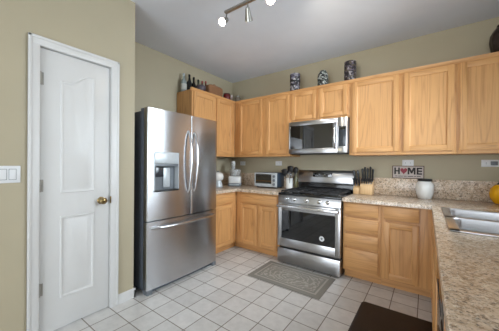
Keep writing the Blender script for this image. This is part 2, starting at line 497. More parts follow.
def frame(fc, t, u0, u1, z0, z1, stiles, rails):
    """face frame in front of the carcass"""
    mb = MB()
    for a, b in stiles: fc.box(mb, a+0.0006, b-0.0006, z0, z1, -0.005, 0.0, M['oz'], 0.0008)
    for a, b in rails: fc.box(mb, u0+0.002, u1-0.002, a, b, -0.005, -0.0004, fc.horiz)
    mb.build('face_frame', t)
def toe_kick(fc, t, u0, u1, depth=0.075):
    mb = MB(); fc.box(mb, u0+0.0008, u1-0.0008, 0.0, 0.1005, -depth-0.4, -depth, fc.horiz)
    mb.build('toe_kick', t)

ZU0, ZU1 = 1.384, 2.285
YU = 3.115
fb = Face('back', YU); fl = Face('left', -2.586)
UW = 'oak wall cabinets under the ceiling'
# left wall: two doors above the fridge side of the counter
c = cabinet('wall_cabinet', fl, 2.195, 3.113, ZU0, ZU1, 0.328, 'oak wall cabinet beside the refrigerator top, two doors, bottles and basket on it', UW)
frame(fl, c, 2.195, 3.113, ZU0, ZU1, [(2.195, 2.245), (2.615, 2.70), (3.03, 3.113)], [(ZU0, 1.43), (2.24, ZU1)])
door_part(fl, c, 2.222, 2.634, 1.419, 2.262); door_part(fl, c, 2.672, 3.045, 1.419, 2.262)
# back wall, from the corner to the right
c = cabinet('wall_cabinet', fb, -2.583, -1.557, ZU0, ZU1, 0.319, 'oak wall cabinet with two doors above the toaster oven, in the corner', UW)
frame(fb, c, -2.583, -1.557, ZU0, ZU1, [(-2.583, -2.46), (-2.06, -1.93), (-1.60, -1.557)], [(ZU0, 1.43), (2.24, ZU1)])
door_part(fb, c, -2.487, -2.038, 1.419, 2.262); door_part(fb, c, -1.962, -1.574, 1.419, 2.262)
c = cabinet('wall_cabinet', fb, -1.557, -0.765, 1.853, ZU1, 0.319, 'short oak wall cabinet with two small doors directly above the microwave', UW)
frame(fb, c, -1.557, -0.765, 1.853, ZU1, [(-1.557, -1.51), (-1.20, -1.13), (-0.82, -0.765)], [(1.853, 1.90), (2.24, ZU1)])
door_part(fb, c, -1.538, -1.184, 1.882, 2.262); door_part(fb, c, -1.148, -0.792, 1.882, 2.262)
c = cabinet('wall_cabinet', fb, -0.765, 0.234, ZU0, ZU1, 0.319, 'wide oak wall cabinet with two tall doors right of the microwave, above the knife blocks', UW)
frame(fb, c, -0.765, 0.234, ZU0, ZU1, [(-0.765, -0.70), (-0.27, -0.18), (0.20, 0.234)], [(ZU0, 1.43), (2.24, ZU1)])
door_part(fb, c, -0.732, -0.250, 1.419, 2.262); door_part(fb, c, -0.204, 0.216, 1.419, 2.262)
c = cabinet('wall_cabinet', fb, 0.234, 0.688, ZU0, ZU1, 0.319, 'oak wall cabinet at the right edge of the photo, dark vase on top', UW)
frame(fb, c, 0.234, 0.688, ZU0, ZU1, [(0.234, 0.28), (0.62, 0.688)], [(ZU0, 1.43), (2.24, ZU1)])
door_part(fb, c, 0.254, 0.640, 1.419, 2.262)
# crown strip along the cabinet tops
def crown(fc, u0, u1):
    prof = [(0.0, 2.262), (0.008, 2.264), (0.012, 2.272), (0.022, 2.288), (0.024, 2.301), (-0.008, 2.301), (-0.008, 2.262)]
    outl = []
    for u in (u0, u1): outl.append([fc.pt(u, n + 0.0005, z) for n, z in prof])
    return MB().rings(outl, fc.horiz, True, True)
mb = crown(fb, -2.562, 0.688); o = crown(fl, 2.172, 3.093)
struct(mb.build('trim_2')); struct(o.build('trim_3'))

# base cabinets
Y0B, X0L, X0R = 2.826, -2.306, 0.062
gb = Face('back', Y0B); gl = Face('left', X0L); gr = Face('right', X0R)
BG = 'oak base cabinets under the granite counters'
ZT = 0.858
def base(fc, u0, u1, depth, label, stiles, rails, toe_u=None):
    c = cabinet('base_cabinet', fc, u0, u1, 0, ZT, depth, label, BG, toe=True)
    frame(fc, c, u0, u1, 0.10, ZT, stiles, rails)
    toe_kick(fc, c, *(toe_u or (u0, u1)))
    return c
c = base(gl, 2.235, 2.824, 0.608, 'oak base cabinet tucked beside the refrigerator, one drawer over one door', [(2.235, 2.30), (2.72, 2.824)], [(0.10, 0.13), (0.675, 0.72), (0.825, ZT)], (2.235, 2.899))
drawer_part(gl, c, 2.282, 2.742, 0.710, 0.838); door_part(gl, c, 2.282, 2.742, 0.112, 0.684)
c = base(gb, -2.304, -1.556, 0.608, 'oak base cabinet left of the range, one wide drawer over two doors', [(-2.304, -2.19), (-1.93, -1.88), (-1.62, -1.556)], [(0.10, 0.13), (0.675, 0.72), (0.825, ZT)], (-2.379, -1.556))
drawer_part(gb, c, -2.213, -1.598, 0.710, 0.838); door_part(gb, c, -2.213, -1.920, 0.112, 0.684); door_part(gb, c, -1.892, -1.598, 0.112, 0.684)
c = base(gb, -0.752, -0.376, 0.608, 'oak base cabinet with a bank of four drawers beside the range', [(-0.752, -0.71), (-0.42, -0.376)], [(0.10, 0.12), (0.33, 0.39), (0.50, 0.55), (0.675, 0.72), (0.835, ZT)])
for z0, z1 in ((0.713, 0.846), (0.537, 0.685), (0.375, 0.511), (0.113, 0.347)): drawer_part(gb, c, -0.733, -0.398, z0, z1)
c = base(gb, -0.376, 0.060, 0.608, 'oak base cabinet in the right corner, one drawer front over one door', [(-0.376, -0.32), (-0.08, 0.060)], [(0.10, 0.13), (0.675, 0.72), (0.825, ZT)], (-0.376, 0.136))
drawer_part(gb, c, -0.350, -0.052, 0.713, 0.846); door_part(gb, c, -0.350, -0.052, 0.113, 0.685)
# sink run: thin shell so that the bowls hang free inside
t = thing('base_cabinet', (0.36, 2.2, 0), 'oak sink cabinet under the stainless sink, seen edge on beside the dark mat', 'cabinet', BG)
mb = MB()
mb.box((X0R+0.02, 1.502, 0.1), (0.686, 1.52, ZT), M['oz']); mb.box((X0R+0.02, 2.806, 0.1), (0.686, 2.824, ZT), M['oz'])
mb.box((X0R+0.02, 1.52, 0.1), (0.686, 2.806, 0.118), M['oy']); mb.box((0.67, 1.52, 0.118), (0.686, 2.806, ZT), M['oz'])
mb.build('carcass', t)
mb = MB()
for a, b_ in ((1.502, 1.56), (2.12, 2.17), (2.74, 2.824)): mb.box((X0R, a, 0.1), (X0R+0.02, b_, ZT), M['oz'])
for a, b_ in ((0.1, 0.13), (0.675, 0.72), (0.825, ZT)): mb.box((X0R+0.0005, 1.51, a), (X0R+0.0195, 2.82, b_), M['oy'])
mb.build('face_frame', t)
mb = MB().box((X0R+0.075, 1.502, 0), (X0R+0.09, 2.904, 0.1), M['oy']); mb.build('toe_kick', t)
for a, b_ in ((1.540, 2.132), (2.152, 2.755)):
    drawer_part(gr, t, a, b_, 0.713, 0.846); door_part(gr, t, a, b_, 0.113, 0.685)
c = base(gr, 0.40, 0.896, 0.62, 'oak base cabinet nearest the camera, under the granite counter end', [(0.40, 0.44), (0.85, 0.896)], [(0.10, 0.13), (0.675, 0.72), (0.825, ZT)])
drawer_part(gr, c, 0.425, 0.870, 0.713, 0.846); door_part(gr, c, 0.425, 0.870, 0.113, 0.685)

# dishwasher
t = thing('dishwasher', (0.36, 1.2, 0), 'black dishwasher in the right-hand run below the granite counter', 'dishwasher')
MB().box((0.085, 0.900, 0.10), (0.66, 1.499, ZT-0.004), M['black']).build('tub', t)
MB().box((0.048, 0.902, 0.115), (0.084, 1.497, 0.715), M['enamel'], 0.006).build('door', t)
d = MB().box((0.044, 0.902, 0.72), (0.084, 1.497, 0.85), M['gloss'], 0.006).build('control_panel', t)
MB().box((0.0425, 1.05, 0.748), (0.0445, 1.35, 0.766), M['slot']).build('pocket_handle', d)
MB().box((0.14, 0.902, 0.0), (0.16, 1.497, 0.10), M['black']).build('kick_plate', t)

# ================================================================ COUNTERTOPS
def slab(xs, ys, keep, z0, z1, mat, bev=0.007):
    b2 = bmesh.new(); vs = {}
    def V(x, y):
        if (x, y) not in vs: vs[(x, y)] = b2.verts.new((x, y, z0))
        return vs[(x, y)]
    fs = []
    for a, b_ in zip(xs, xs[1:]):
        for c_, d in zip(ys, ys[1:]):
            if keep((a+b_)/2, (c_+d)/2): fs.append(b2.faces.new((V(a, c_), V(b_, c_), V(b_, d), V(a, d))))
    r = bmesh.ops.extrude_face_region(b2, geom=fs)
    bmesh.ops.translate(b2, verts=[g for g in r['geom'] if isinstance(g, bmesh.types.BMVert)], vec=(0, 0, z1-z0))
    bmesh.ops.recalc_face_normals(b2, faces=b2.faces)
    bmesh.ops.dissolve_limit(b2, angle_limit=0.01, verts=b2.verts, edges=b2.edges)
    es = [e for e in b2.edges if len(e.link_faces) == 2 and e.calc_face_angle(0) > 0.6 and abs(e.verts[0].co.z-e.verts[1].co.z) < 1e-5 and e.verts[0].co.z > z0+1e-4]
    bmesh.ops.bevel(b2, geom=es, offset=bev, segments=3, affect='EDGES', profile=0.5)
    m = MB(); m._merge(b2, mat, False); return m
ZK0, ZK = 0.860, 0.900
XE, YE, XEL = 0.0415, 2.786, -2.266
SK = (0.135, 0.600, 1.770, 2.640)                       # sink cut-out
o = slab([XA+0.001, XEL, -1.556], [2.222, YE, YB-0.001], lambda x, y: x < XEL or y > YE, ZK0, ZK, M['granite']).build('countertop', origin=(0, 0, ZK0))
tag(o, 'L-shaped speckled granite countertop left of the range, under the toaster oven', 'countertop')
o = slab([-0.754, XE, SK[0], SK[1], XR-0.001], [0.40, SK[2], SK[3], YE, YB-0.001],
         lambda x, y: (x > XE or y > YE) and not (SK[0] < x < SK[1] and SK[2] < y < SK[3]), ZK0, ZK, M['granite']).build('countertop', origin=(0, 0, ZK0))
tag(o, 'long speckled granite countertop in the right foreground, around the sink', 'countertop')
def bs(boxes, label):
    mb = MB()
    for a, b_ in boxes: mb.box(a, b_, M['granite'], 0.003)
    tag(mb.build('backsplash', origin=(0, 0, ZK)), label, 'backsplash')
bs([((-2.895, 3.416, ZK+0.0005), (-1.562, 3.4355, 1.11)), ((-2.9155, 2.24, ZK+0.0005), (-2.8955, 3.4355, 1.11))], 'low granite backsplash behind the toaster oven')
bs([((-0.74, 3.416, ZK+0.0005), (0.669, 3.4355, 1.11)), ((0.6695, 0.42, ZK+0.0005), (0.6895, 3.4355, 1.11))], 'low granite backsplash behind the white jar and the sink')

# ================================================================ SINK
t = thing('kitchen_sink', (0.36, 2.2, 0.66), 'stainless double bowl sink set in the right-hand granite counter', 'sink')
mb = MB()
RX0, RX1, RY0, RY1 = 0.106, 0.628, 1.742, 2.668
bowls = [(0.150, 0.560, 1.790, 2.185), (0.150, 0.560, 2.225, 2.620)]
def rrect(x0, x1, y0, y1, r, z, n=5):
    pts = []
    for cx, cy, a0 in ((x1-r, y1-r, 0), (x0+r, y1-r, 90), (x0+r, y0+r, 180), (x1-r, y0+r, 270)):
        for k in range(n+1):
            a = math.radians(a0+90*k/n); pts.append((cx+r*math.cos(a), cy+r*math.sin(a), z))
    return pts
# rim deck built from strips around the bowls
z0, z1 = ZK+0.0006, ZK+0.007
for a, b_ in (((RX0, RY0), (RX1, bowls[0][2]+0.004)), ((RX0, bowls[1][3]-0.004), (RX1, RY1)), ((RX0, RY0), (bowls[0][0]+0.004, RY1)),
              ((bowls[0][1]-0.004, RY0), (RX1, RY1)), ((RX0, bowls[0][3]-0.004), (RX1, bowls[1][2]+0.004))):
    mb.box((a[0], a[1], z0), (b_[0], b_[1], z1), M['sink'], 0.0025)
mb.build('rim', t)
for (x0, x1, y0, y1) in bowls:
    m2 = MB()
    m2.rings([rrect(x0-0.003, x1+0.003, y0-0.003, y1+0.003, 0.045, z1+0.0005), rrect(x0+0.003, x1-0.003, y0+0.003, y1-0.003, 0.045, z1-0.006),
              rrect(x0+0.014, x1-0.014, y0+0.014, y1-0.014, 0.05, 0.76), rrect(x0+0.05, x1-0.05, y0+0.05, y1-0.05, 0.05, 0.725), rrect(x0+0.16, x1-0.16, y0+0.16, y1-0.16, 0.03, 0.720)], M['sink'], smooth=True)
    bw = m2.build('bowl', t)
    MB().lathe(((x0+x1)/2, (y0+y1)/2, 0.7195), [(0, 0), (0.045, 0.0), (0.045, 0.004), (0.035, 0.005), (0.03, 0.002), (0, 0.002)], M['handle']).build('drain', bw)

# ================================================================ REFRIGERATOR
t = thing('refrigerator', (-2.5, 1.746, 0), 'stainless french door refrigerator with water dispenser, right of the white door', 'refrigerator')
FX, FY0, FY1 = -2.118, 1.278, 2.214
MB().box((-2.86, FY0+0.004, 0.03), (-2.195, FY1-0.004, 1.775), M['dark'], 0.004).build('body', t)
def bowed(y0, y1, z0, z1, bow=0.020, mat=None, r1=0.006):
    """a door with a gently bowed front and rounded vertical edges"""
    n = 16; poly = [(-2.190, y0), (-2.190, y1)]
    r = 0.006; rb = r1
    yc, hw = (FY0+FY1)/2, (FY1-FY0)/2
    def xf(y): return FX + 0.008 - bow*((y-yc)/hw)**2
    for k in range(n+1):
        y = y1-rb + (y0-y1+r+rb)*k/n
        if k == 0 and rb > 0:
            for a in (0, 30, 60): poly.append((xf(y1-r)-r+r*math.sin(math.radians(a)), y1-r+r*math.cos(math.radians(a))))
        poly.append((xf(y), y))
        if k == n:
            for a in (60, 30, 0): poly.append((xf(y0+r)-r+r*math.sin(math.radians(a)), y0+r-r*math.cos(math.radians(a))))
    return MB().prism(poly, z0, z1, 'z', mat or M['steel'], 0.0, True), xf
SP = 1.786
# left door with a real dispenser recess: built from four bowed pieces round the opening
DY0, DY1, DZ0, DZ1 = 1.346, 1.628, 0.983, 1.377
def strip(y0, y1, z0, z1, mbx, xf, back=-2.190):
    n = max(2, int((y1-y0)/0.03)); poly = [(back, y0), (back, y1)] + [(xf(y1+(y0-y1)*k/n), y1+(y0-y1)*k/n) for k in range(n+1)]
    mbx.prism(poly, z0, z1, 'z', M['steel'], 0, True)
def xf(y): return FX + 0.008 - 0.020*((y-(FY0+FY1)/2)/((FY1-FY0)/2))**2
mb = MB()
mm, _ = bowed(FY0, DY0, 0.708, 1.797, r1=0.0)
mb = mm
strip(DY1, SP-0.003, 0.708, 1.797, mb, xf)
strip(DY0, DY1, 0.708, DZ0, mb, xf); strip(DY0, DY1, DZ1, 1.797, mb, xf)
ld = mb.build('door', t)
mm, _ = bowed(SP+0.003, FY1, 0.708, 1.797)
rd = mm.build('door', t)
mm, _ = bowed(FY0, FY1, 0.048, 0.698)
fd = mm.build('freezer_drawer', t)
MB().box((-2.19, SP-0.0028, 0.71), (FX+0.001, SP+0.0028, 1.794), M['black']).build('door_gap_shade', t)  # black strip stands in for the shade in the gap between the doors
# dispenser
mb = MB()
mb.box((-2.190, DY0, DZ0), (-2.180, DY1, DZ1), M['grey'])
mb.box((-2.180, DY0, DZ0), (FX+0.001, DY0+0.006, DZ1), M['silver']); mb.box((-2.180, DY1-0.006, DZ0), (FX+0.003, DY1, DZ1), M['silver'])
mb.box((-2.180, DY0, DZ0), (FX+0.006, DY1, DZ0+0.016), M['black'], 0.003)
mb.box((-2.180, DY0, DZ1-0.006), (FX+0.003, DY1, DZ1), M['silver'])
dp = mb.build('dispenser', ld); dp['label'] = 'ice and water dispenser in the left door'
MB().box((-2.180, DY0+0.006, 1.262), (FX+0.003, DY1-0.006, DZ1-0.006), M['silver'], 0.003).box((-2.180, DY0+0.006, 1.236), (FX+0.004, DY1-0.006, 1.261), M['grey'], 0.003).build('dispenser_panel', ld)
MB().box((-2.180, DY0+0.02, 1.13), (-2.135, DY0+0.115, 1.228), M['panel'], 0.006).box((-2.178, DY0+0.13, 1.02), (-2.165, DY0+0.21, 1.22), M['silver'], 0.006).build('paddle', ld)
def arc_handle(y, z0, z1, parent, out=0.062):
    n = 18; pts = []
    for k in range(n+1):
        s = k/n; pts.append((xf(y)-0.004 + (out-0.012)*math.sin(PI*s)**0.45 + 0.012*math.sin(PI*s), y, z0+(z1-z0)*s))
    return MB().tube(pts, 0.0125, M['handle'], 12, up=(0, 1, 0)).build('handle', parent)
arc_handle(1.748, 0.953, 1.622, ld); arc_handle(1.835, 0.962, 1.612, rd)
n = 24; pts = []
for k in range(n+1):
    s = k/n; y = 1.322 + (2.168-1.322)*s
    pts.append((xf(y)-0.004 + 0.055*math.sin(PI*s)**0.4, y, 0.638))
MB().tube(pts, 0.013, M['handle'], 12, up=(0, 0, 1)).build('handle', fd)
for y in (FY0+0.05, FY1-0.05):
    MB().box((-2.27, y-0.04, 1.775), (-2.14, y+0.04, 1.803), M['dark'], 0.006).build('hinge_cover', t)
MB().box((-2.17, FY0+0.06, 0.012), (-2.15, FY1-0.06, 0.046), M['dark']).build('base_grille', t)
for y in (FY0+0.032, FY1-0.032):
    MB().box((-2.20, y-0.028, 0.0), (-2.125, y+0.028, 0.046), M['grey'], 0.004).build('foot', t)
for y in (FY0+0.06, FY1-0.06):
    MB().lathe((-2.80, y, 0), [(0, 0), (0.02, 0), (0.02, 0.035), (0, 0.035)], M['black'], 12).build('foot', t)

# ================================================================ RANGE
t = thing('kitchen_range', (-1.148, 3.08, 0), 'stainless gas range with black cooktop between the oak base cabinets', 'range')
GX0, GX1, GY = -1.551, -0.757, 2.746
MB().box((GX0+0.003, 2.806, 0.02), (GX1-0.003, 3.428, 0.872), M['black'], 0.003).build('body', t)
MB().box((GX0+0.02, 2.80, 0.0), (GX1-0.02, 3.40, 0.022), M['black']).build('base', t)
d = MB().box((GX0+0.002, GY, 0.024), (GX1-0.002, 2.805, 0.203), M['steelx'], 0.006).build('storage_drawer', t)
# oven door with glass
mb = MB()
WX0, WX1, WZ0, WZ1 = -1.494, -0.818, 0.332, 0.688
mb.box((GX0+0.002, GY, 0.226), (WX0, 2.805, 0.775), M['steelx'], 0.004); mb.box((WX1, GY, 0.226), (GX1-0.002, 2.805, 0.775), M['steelx'], 0.004)
mb.box((WX0-0.004, GY, 0.226), (WX1+0.004, 2.805, WZ0), M['steelx'], 0.004); mb.box((WX0-0.004, GY, WZ1), (WX1+0.004, 2.805, 0.775), M['steelx'], 0.004)
od = mb.build('oven_door', t)
MB().box((WX0-0.002, GY+0.002, WZ0-0.002), (WX1+0.002, 2.80, WZ1+0.002), M['oveng']).build('oven_window', od)
MB().lathe((-0.968, GY+0.0019, 0.410), [(0, 0), (0.030, 0), (0.030, 0.0015), (0, 0.0015)], M['plate'], 24, '-y').lathe((-0.968, GY+0.0003, 0.412), [(0, 0), (0.012, 0), (0.012, 0.001), (0, 0.001)], M['grey'], 16, '-y').build('sticker', od)['label'] = 'round white sticker on the oven glass'
hb = MB().box((GX0+0.012, GY-0.060, 0.725), (GX1-0.012, GY-0.036, 0.762), M['handle'], 0.009, 3)
for x in (GX0+0.05, GX1-0.05): hb.box((x-0.013, GY-0.045, 0.732), (x+0.013, GY+0.002, 0.756), M['handle'], 0.004)
hb.build('handle', od)
# control panel, tilted back a little
mb = MB().prism([(GY+0.002, 0.781), (2.806, 0.781), (2.806, 0.876), (GY+0.020, 0.876)], GX0+0.002, GX1-0.002, 'x', M['steelx'], 0.003)
cp = mb.build('control_panel', t)
kr = Matrix.Rotation(PI/2-0.19, 4, 'X')
for x in (-1.425, -1.325, -1.166, -1.005, -0.905):
    m2 = MB().lathe((x, GY+0.012, 0.829), [(0, 0), (0.024, 0), (0.024, 0.006), (0.020, 0.010), (0.0185, 0.030), (0.015, 0.034), (0, 0.034)], M['handle'], 24, mtx=kr)
    m2.build('knob', cp)
# cooktop pan, grates, burners
ct = MB().box((GX0, GY+0.012, 0.876), (GX1, 3.36, 0.902), M['enamel'], 0.005).build('cooktop', t)
for i in range(3):
    x0 = GX0+0.025 + i*0.2443; x1 = x0+0.2443-0.006
    m2 = MB(); za, zb = 0.922, 0.936; w = 0.011
    for y in (2.80, 3.335): m2.box((x0, y-w/2, za-0.004), (x1, y+w/2, zb), M['iron'], 0.002)
    for x in (x0+w/2, x1-w/2): m2.box((x-w/2, 2.80, za-0.004), (x+w/2, 3.335, zb), M['iron'], 0.002)
    for y in (2.935, 3.07, 3.20): m2.box((x0, y-w/2, za), (x1, y+w/2, zb), M['iron'], 0.002)
    xm = (x0+x1)/2; m2.box((xm-w/2, 2.80, za), (xm+w/2, 3.335, zb), M['iron'], 0.002)
    for x in (x0+w/2, x1-w/2):
        for y in (2.80, 3.335): m2.box((x-w/2, y-w/2, 0.901), (x+w/2, y+w/2, za), M['iron'])
    m2.build('grate', ct)
for x, y in ((-1.393, 2.935), (-1.393, 3.20), (-1.148, 3.07), (-0.905, 2.935), (-0.905, 3.20)):
    MB().lathe((x, y, 0.9015), [(0, 0), (0.05, 0), (0.048, 0.008), (0.036, 0.010), (0.036, 0.017), (0, 0.019)], M['iron'], 24).build('burner', ct)
# backguard
mb = MB().box((GX0+0.004, 3.375, 0.876), (GX1-0.004, 3.43, 1.012), M['enamel'], 0.003)
mb.build('back_panel', t)
prof = [(3.36, 1.012), (3.432, 1.012), (3.432, 1.178), (3.415, 1.188), (3.395, 1.184), (3.372, 1.150)]
bg = MB().prism(prof, GX0+0.002, GX1-0.002, 'x', M['steelx'], 0.002).build('backguard', t)
dm = MB().box((-1.322, 3.360, 1.092), (-1.050, 3.366, 1.156), M['gloss'], 0.001, rot=((-1.19, 3.366, 1.12), Matrix.Rotation(-0.087, 3, 'X')))
dp = dm.build('display', bg)
m2 = MB()
for i in range(10):
    zq = 1.104 if i % 3 else 1.128
    MB().box((-1.31+0.026*i, 3.3575, zq), (-1.31+0.026*i+0.012, 3.3592, zq+0.008), M['silver']).build('touch_button', bg)

# ================================================================ MICROWAVE
t = thing('microwave', (-1.15, 3.23, 1.412), 'stainless over-the-range microwave under the short oak cabinet', 'microwave')
MX0, MX1, MY, MZ0, MZ1 = -1.551, -0.769, 3.040, 1.412, 1.849
MB().box((MX0+0.002, 3.08, MZ0+0.002), (MX1-0.002, 3.43, MZ1-0.001), M['dark'], 0.003).build('body', t)
mb = MB()
DX1 = -0.885
mb.box((MX0+0.001, MY, MZ0+0.004), (DX1, 3.079, 1.480), M['steelx'], 0.003)
mb.box((MX0+0.001, MY, 1.790), (DX1, 3.079, MZ1-0.002), M['steelx'], 0.003)
mb.box((MX0+0.001, MY, 1.478), (MX0+0.020, 3.079, 1.792), M['steelx'], 0.003); mb.box((-0.945, MY, 1.478), (DX1, 3.079, 1.792), M['steelx'], 0.003)
md = mb.build('door', t)
MB().box((MX0+0.018, MY+0.0015, 1.476), (-0.943, 3.07, 1.794), M['gloss']).build('window', md)
n = 14; pts = []
for k in range(n+1):
    s = k/n; pts.append((-0.914, MY+0.004-0.050*math.sin(PI*s)**0.5, 1.470+0.322*s))
MB().tube(pts, 0.0115, M['handle'], 12, up=(1, 0, 0)).build('handle', md)
mb = MB().box((DX1+0.002, MY, MZ0+0.004), (MX1-0.001, 3.079, MZ1-0.002), M['steelx'], 0.003)
cp = mb.build('control_panel', t)
m2 = MB().box((-0.874, MY-0.0015, 1.492), (-0.787, MY+0.004, 1.738), M['panel'], 0.001).build('keypad', cp)
MB().box((-0.866, MY-0.0026, 1.695), (-0.795, MY-0.001, 1.728), M['gloss']).build('display', cp)
MB().box((-0.885, MY-0.0012, 1.437), (-0.835, MY+0.002, 1.470), plain('cream_label', srgb(214, 204, 186), 0.5)).build('sticker', cp)['label'] = 'small cream label'
MB().box((MX0+0.03, 3.09, MZ0-0.006), (MX1-0.03, 3.36, MZ0+0.003), M['black'], 0.002).build('vent_grille', t)

# ================================================================ TRACK LIGHT
RY, RZ = 1.672, 2.662
t = thing('track_light', (-1.12, RY, ZC), 'brushed nickel ceiling track light with cone spot heads', 'lamp')
m2 = MB().box((-1.515, RY-0.014, RZ-0.011), (-0.70, RY+0.014, RZ+0.011), M['nickel'], 0.003); m2.build('rail', t)
MB().lathe((-1.10, RY, RZ+0.01), [(0, 0), (0.012, 0), (0.012, 0.075), (0.06, 0.080), (0.06, 0.0935), (0, 0.0935)], M['nickel']).build('ceiling_mount', t)
def head(x, aim, lit, power=9):
    d = Vector(aim).normalized()
    q = Vector((0, 0, 1)).rotation_difference(d).to_matrix()
    piv = Vector((x, RY, RZ-0.072))
    hb = MB().tube([(x, RY, RZ-0.008), (x, RY, RZ-0.072)], 0.006, M['nickel'])
    hb.lathe(piv, [(0, -0.02), (0.016, -0.02), (0.020, 0.0), (0.028, 0.045), (0.036, 0.082), (0.033, 0.082), (0.026, 0.05), (0, 0.045)], M['nickel'], 24, mtx=q)
    h = hb.build('lamp_head', t)
    if lit:
        MB().lathe(piv, [(0, 0.050), (0.026, 0.052), (0.031, 0.074), (0.022, 0.088), (0, 0.092)], M['bulb'], 20, mtx=q).build('bulb', h)
    else:
        MB().lathe(piv, [(0, 0.046), (0.024, 0.048), (0.030, 0.070), (0, 0.071)], M['bulb'], 20, mtx=q).build('bulb', h)
    ld = bpy.data.lights.new('spot_bulb', 'SPOT'); ld.energy = power; ld.color = (1.0, 0.88, 0.70); ld.spot_size = 1.9; ld.spot_blend = 0.8; ld.shadow_soft_size = 0.03
    lo = bpy.data.objects.new('spot_bulb', ld); COL.objects.link(lo); lo.parent = t
    lo.location = piv + d*0.11 - WORLD[t.name]
    lo.rotation_euler = d.to_track_quat('-Z', 'Y').to_euler()
head(-1.50, (0.05, -0.75, -0.62), True)
head(-1.255, (-0.35, 0.75, -1.0), False, 12)
head(-1.01, (0.25, -0.75, -0.62), True)
head(-0.765, (0.05, 0.9, -0.25), False, 11)

# ================================================================ WALL FITTINGS
def outlet(name, x0, x1, z0, z1, label, gang=1, usb=False):
    t = thing(name, ((x0+x1)/2, YB, z0), label, 'outlet', 'outlets above the counters')
    MB().box((x0, YB-0.006, z0), (x1, YB-0.0005, z1), M['plate'], 0.002).build('cover_plate', t)
    w = (x1-x0)/(2*gang) if gang > 1 else (x1-x0)/2
    cs = [(x0+x1)/2 + s*(x1-x0)*0.22 for s in (-1, 1)]
    for i, cx in enumerate(cs):
        zm = (z0+z1)/2
        if usb and i == 1:
            m2 = MB().box((cx-0.026, YB-0.012, zm-0.020), (cx+0.026, YB-0.0055, zm+0.020), M['grey'], 0.004); m2.build('plug_adapter', t)
        else:
            m2 = MB().lathe((cx, YB-0.0055, zm), [(0, 0), (0.016, 0), (0.016, 0.0025), (0, 0.0025)], M['plate'], 20, '-y')
            for s in (-1, 1): m2.box((cx-0.004, YB-0.0086, zm+s*0.006-0.0015), (cx+0.004, YB-0.0079, zm+s*0.006+0.0015), M['slot'])
            m2.build('socket', t)
outlet('wall_outlet', -2.715, -2.600, 1.245, 1.318, 'white outlet on the wall above the blender, left of the toaster oven')
outlet('wall_outlet', -1.985, -1.868, 1.248, 1.320, 'white outlet on the wall above the toaster oven')
outlet('wall_outlet', -0.236, -0.122, 1.259, 1.332, 'white outlet on the wall just above the HOME sign')
outlet('wall_outlet', 0.456, 0.588, 1.258, 1.330, 'white outlet with a grey plug, far right below the cabinets', 1, True)
t = thing('light_switch', (XL, 0.325, 1.125), 'white wall plate of three rocker light switches, left of the door', 'light switch')
MB().box((XL+0.0005, 0.235, 1.125), (XL+0.006, 0.409, 1.238), M['plate'], 0.003).build('cover_plate', t)
for y in (0.278, 0.324, 0.370):
    MB().box((XL+0.0055, y-0.0185, 1.1455), (XL+0.0065, y+0.0185, 1.2175), M['grey']).build('rocker_gap_shade', t)  # grey backing paints in the shaded gap around each rocker
    MB().box((XL+0.0055, y-0.0165, 1.148), (XL+0.0095, y+0.0165, 1.215), M['plate'], 0.002, rot=((XL+0.006, y, 1.18), Matrix.Rotation(0.03, 3, 'Y'))).build('rocker', t)

# HOME sign leaning on the wall, standing on the backsplash
t = thing('wall_sign', (-0.18, 3.42, 1.1105), 'small HOME sign with a heart standing on the backsplash left of the jar', 'sign')
SX0, SX1, SZ0, SZ1 = -0.338, -0.020, 1.1110, 1.262
cream = plain('weathered_cream_board', srgb(198, 187, 180), 0.7, 0, 0.1, 60)
brown = plain('dark_brown_frame', srgb(84, 58, 50), 0.6)
MB().box((SX0+0.003, 3.422, SZ0+0.003), (SX1-0.003, 3.432, SZ1-0.003), cream).build('board', t)
mb = MB()
for a, b_ in (((SX0, SZ0), (SX1, SZ0+0.008)), ((SX0, SZ1-0.008), (SX1, SZ1)), ((SX0, SZ0), (SX0+0.008, SZ1)), ((SX1-0.008, SZ0), (SX1, SZ1))):
    mb.box((a[0], 3.418, a[1]), (b_[0], 3.434, b_[1]), brown)
mb.build('frame', t)
ink = plain('black_lettering', srgb(44, 38, 38), 0.6); red = plain('dusty_red_heart', srgb(150, 58, 72), 0.6)
def bx2(mb, x0, x1, z0, z1, mat): mb.box((x0, 3.4195, z0), (x1, 3.4225, z1), mat)
LZ0, LZ1, LW = 1.160, 1.240, 0.017
mb = MB()
x = SX0+0.022
bx2(mb, x, x+LW, LZ0, LZ1, ink); bx2(mb, x+0.040, x+0.040+LW, LZ0, LZ1, ink); bx2(mb, x+LW-0.001, x+0.041, 1.192, 1.208, ink); mb.build('letter', t)      # H
mb = MB()
x = SX0+0.158                                                                                                                    # M
bx2(mb, x, x+LW, LZ0, LZ1, ink); bx2(mb, x+0.060, x+0.060+LW, LZ0, LZ1, ink)
mb.prism([(x+0.004, LZ1), (x+0.022, LZ1), (x+0.0385, LZ0+0.045), (x+0.055, LZ1), (x+0.073, LZ1), (x+0.0455, LZ0+0.012), (x+0.0315, LZ0+0.012)], 3.4192, 3.4226, 'y', ink)
mb.build('letter', t); mb = MB()
x = SX0+0.246                                                                                                                    # E
bx2(mb, x, x+LW, LZ0, LZ1, ink)
for z in (LZ0, (LZ0+LZ1)/2-0.008, LZ1-0.016): bx2(mb, x+LW-0.001, x+0.052, z, z+0.016, ink)
mb.build('letter', t)
hp = []
for k in range(28):
    a = 2*PI*k/28
    hp.append((SX0+0.119 + 0.0022*16*math.sin(a)**3, 1.202 + 0.0026*(13*math.cos(a)-5*math.cos(2*a)-2*math.cos(3*a)-math.cos(4*a))))
MB().prism(hp, 3.4185, 3.4225, 'y', red).build('heart', t)['label'] = 'dusty red heart in place of the O'
mb = MB()
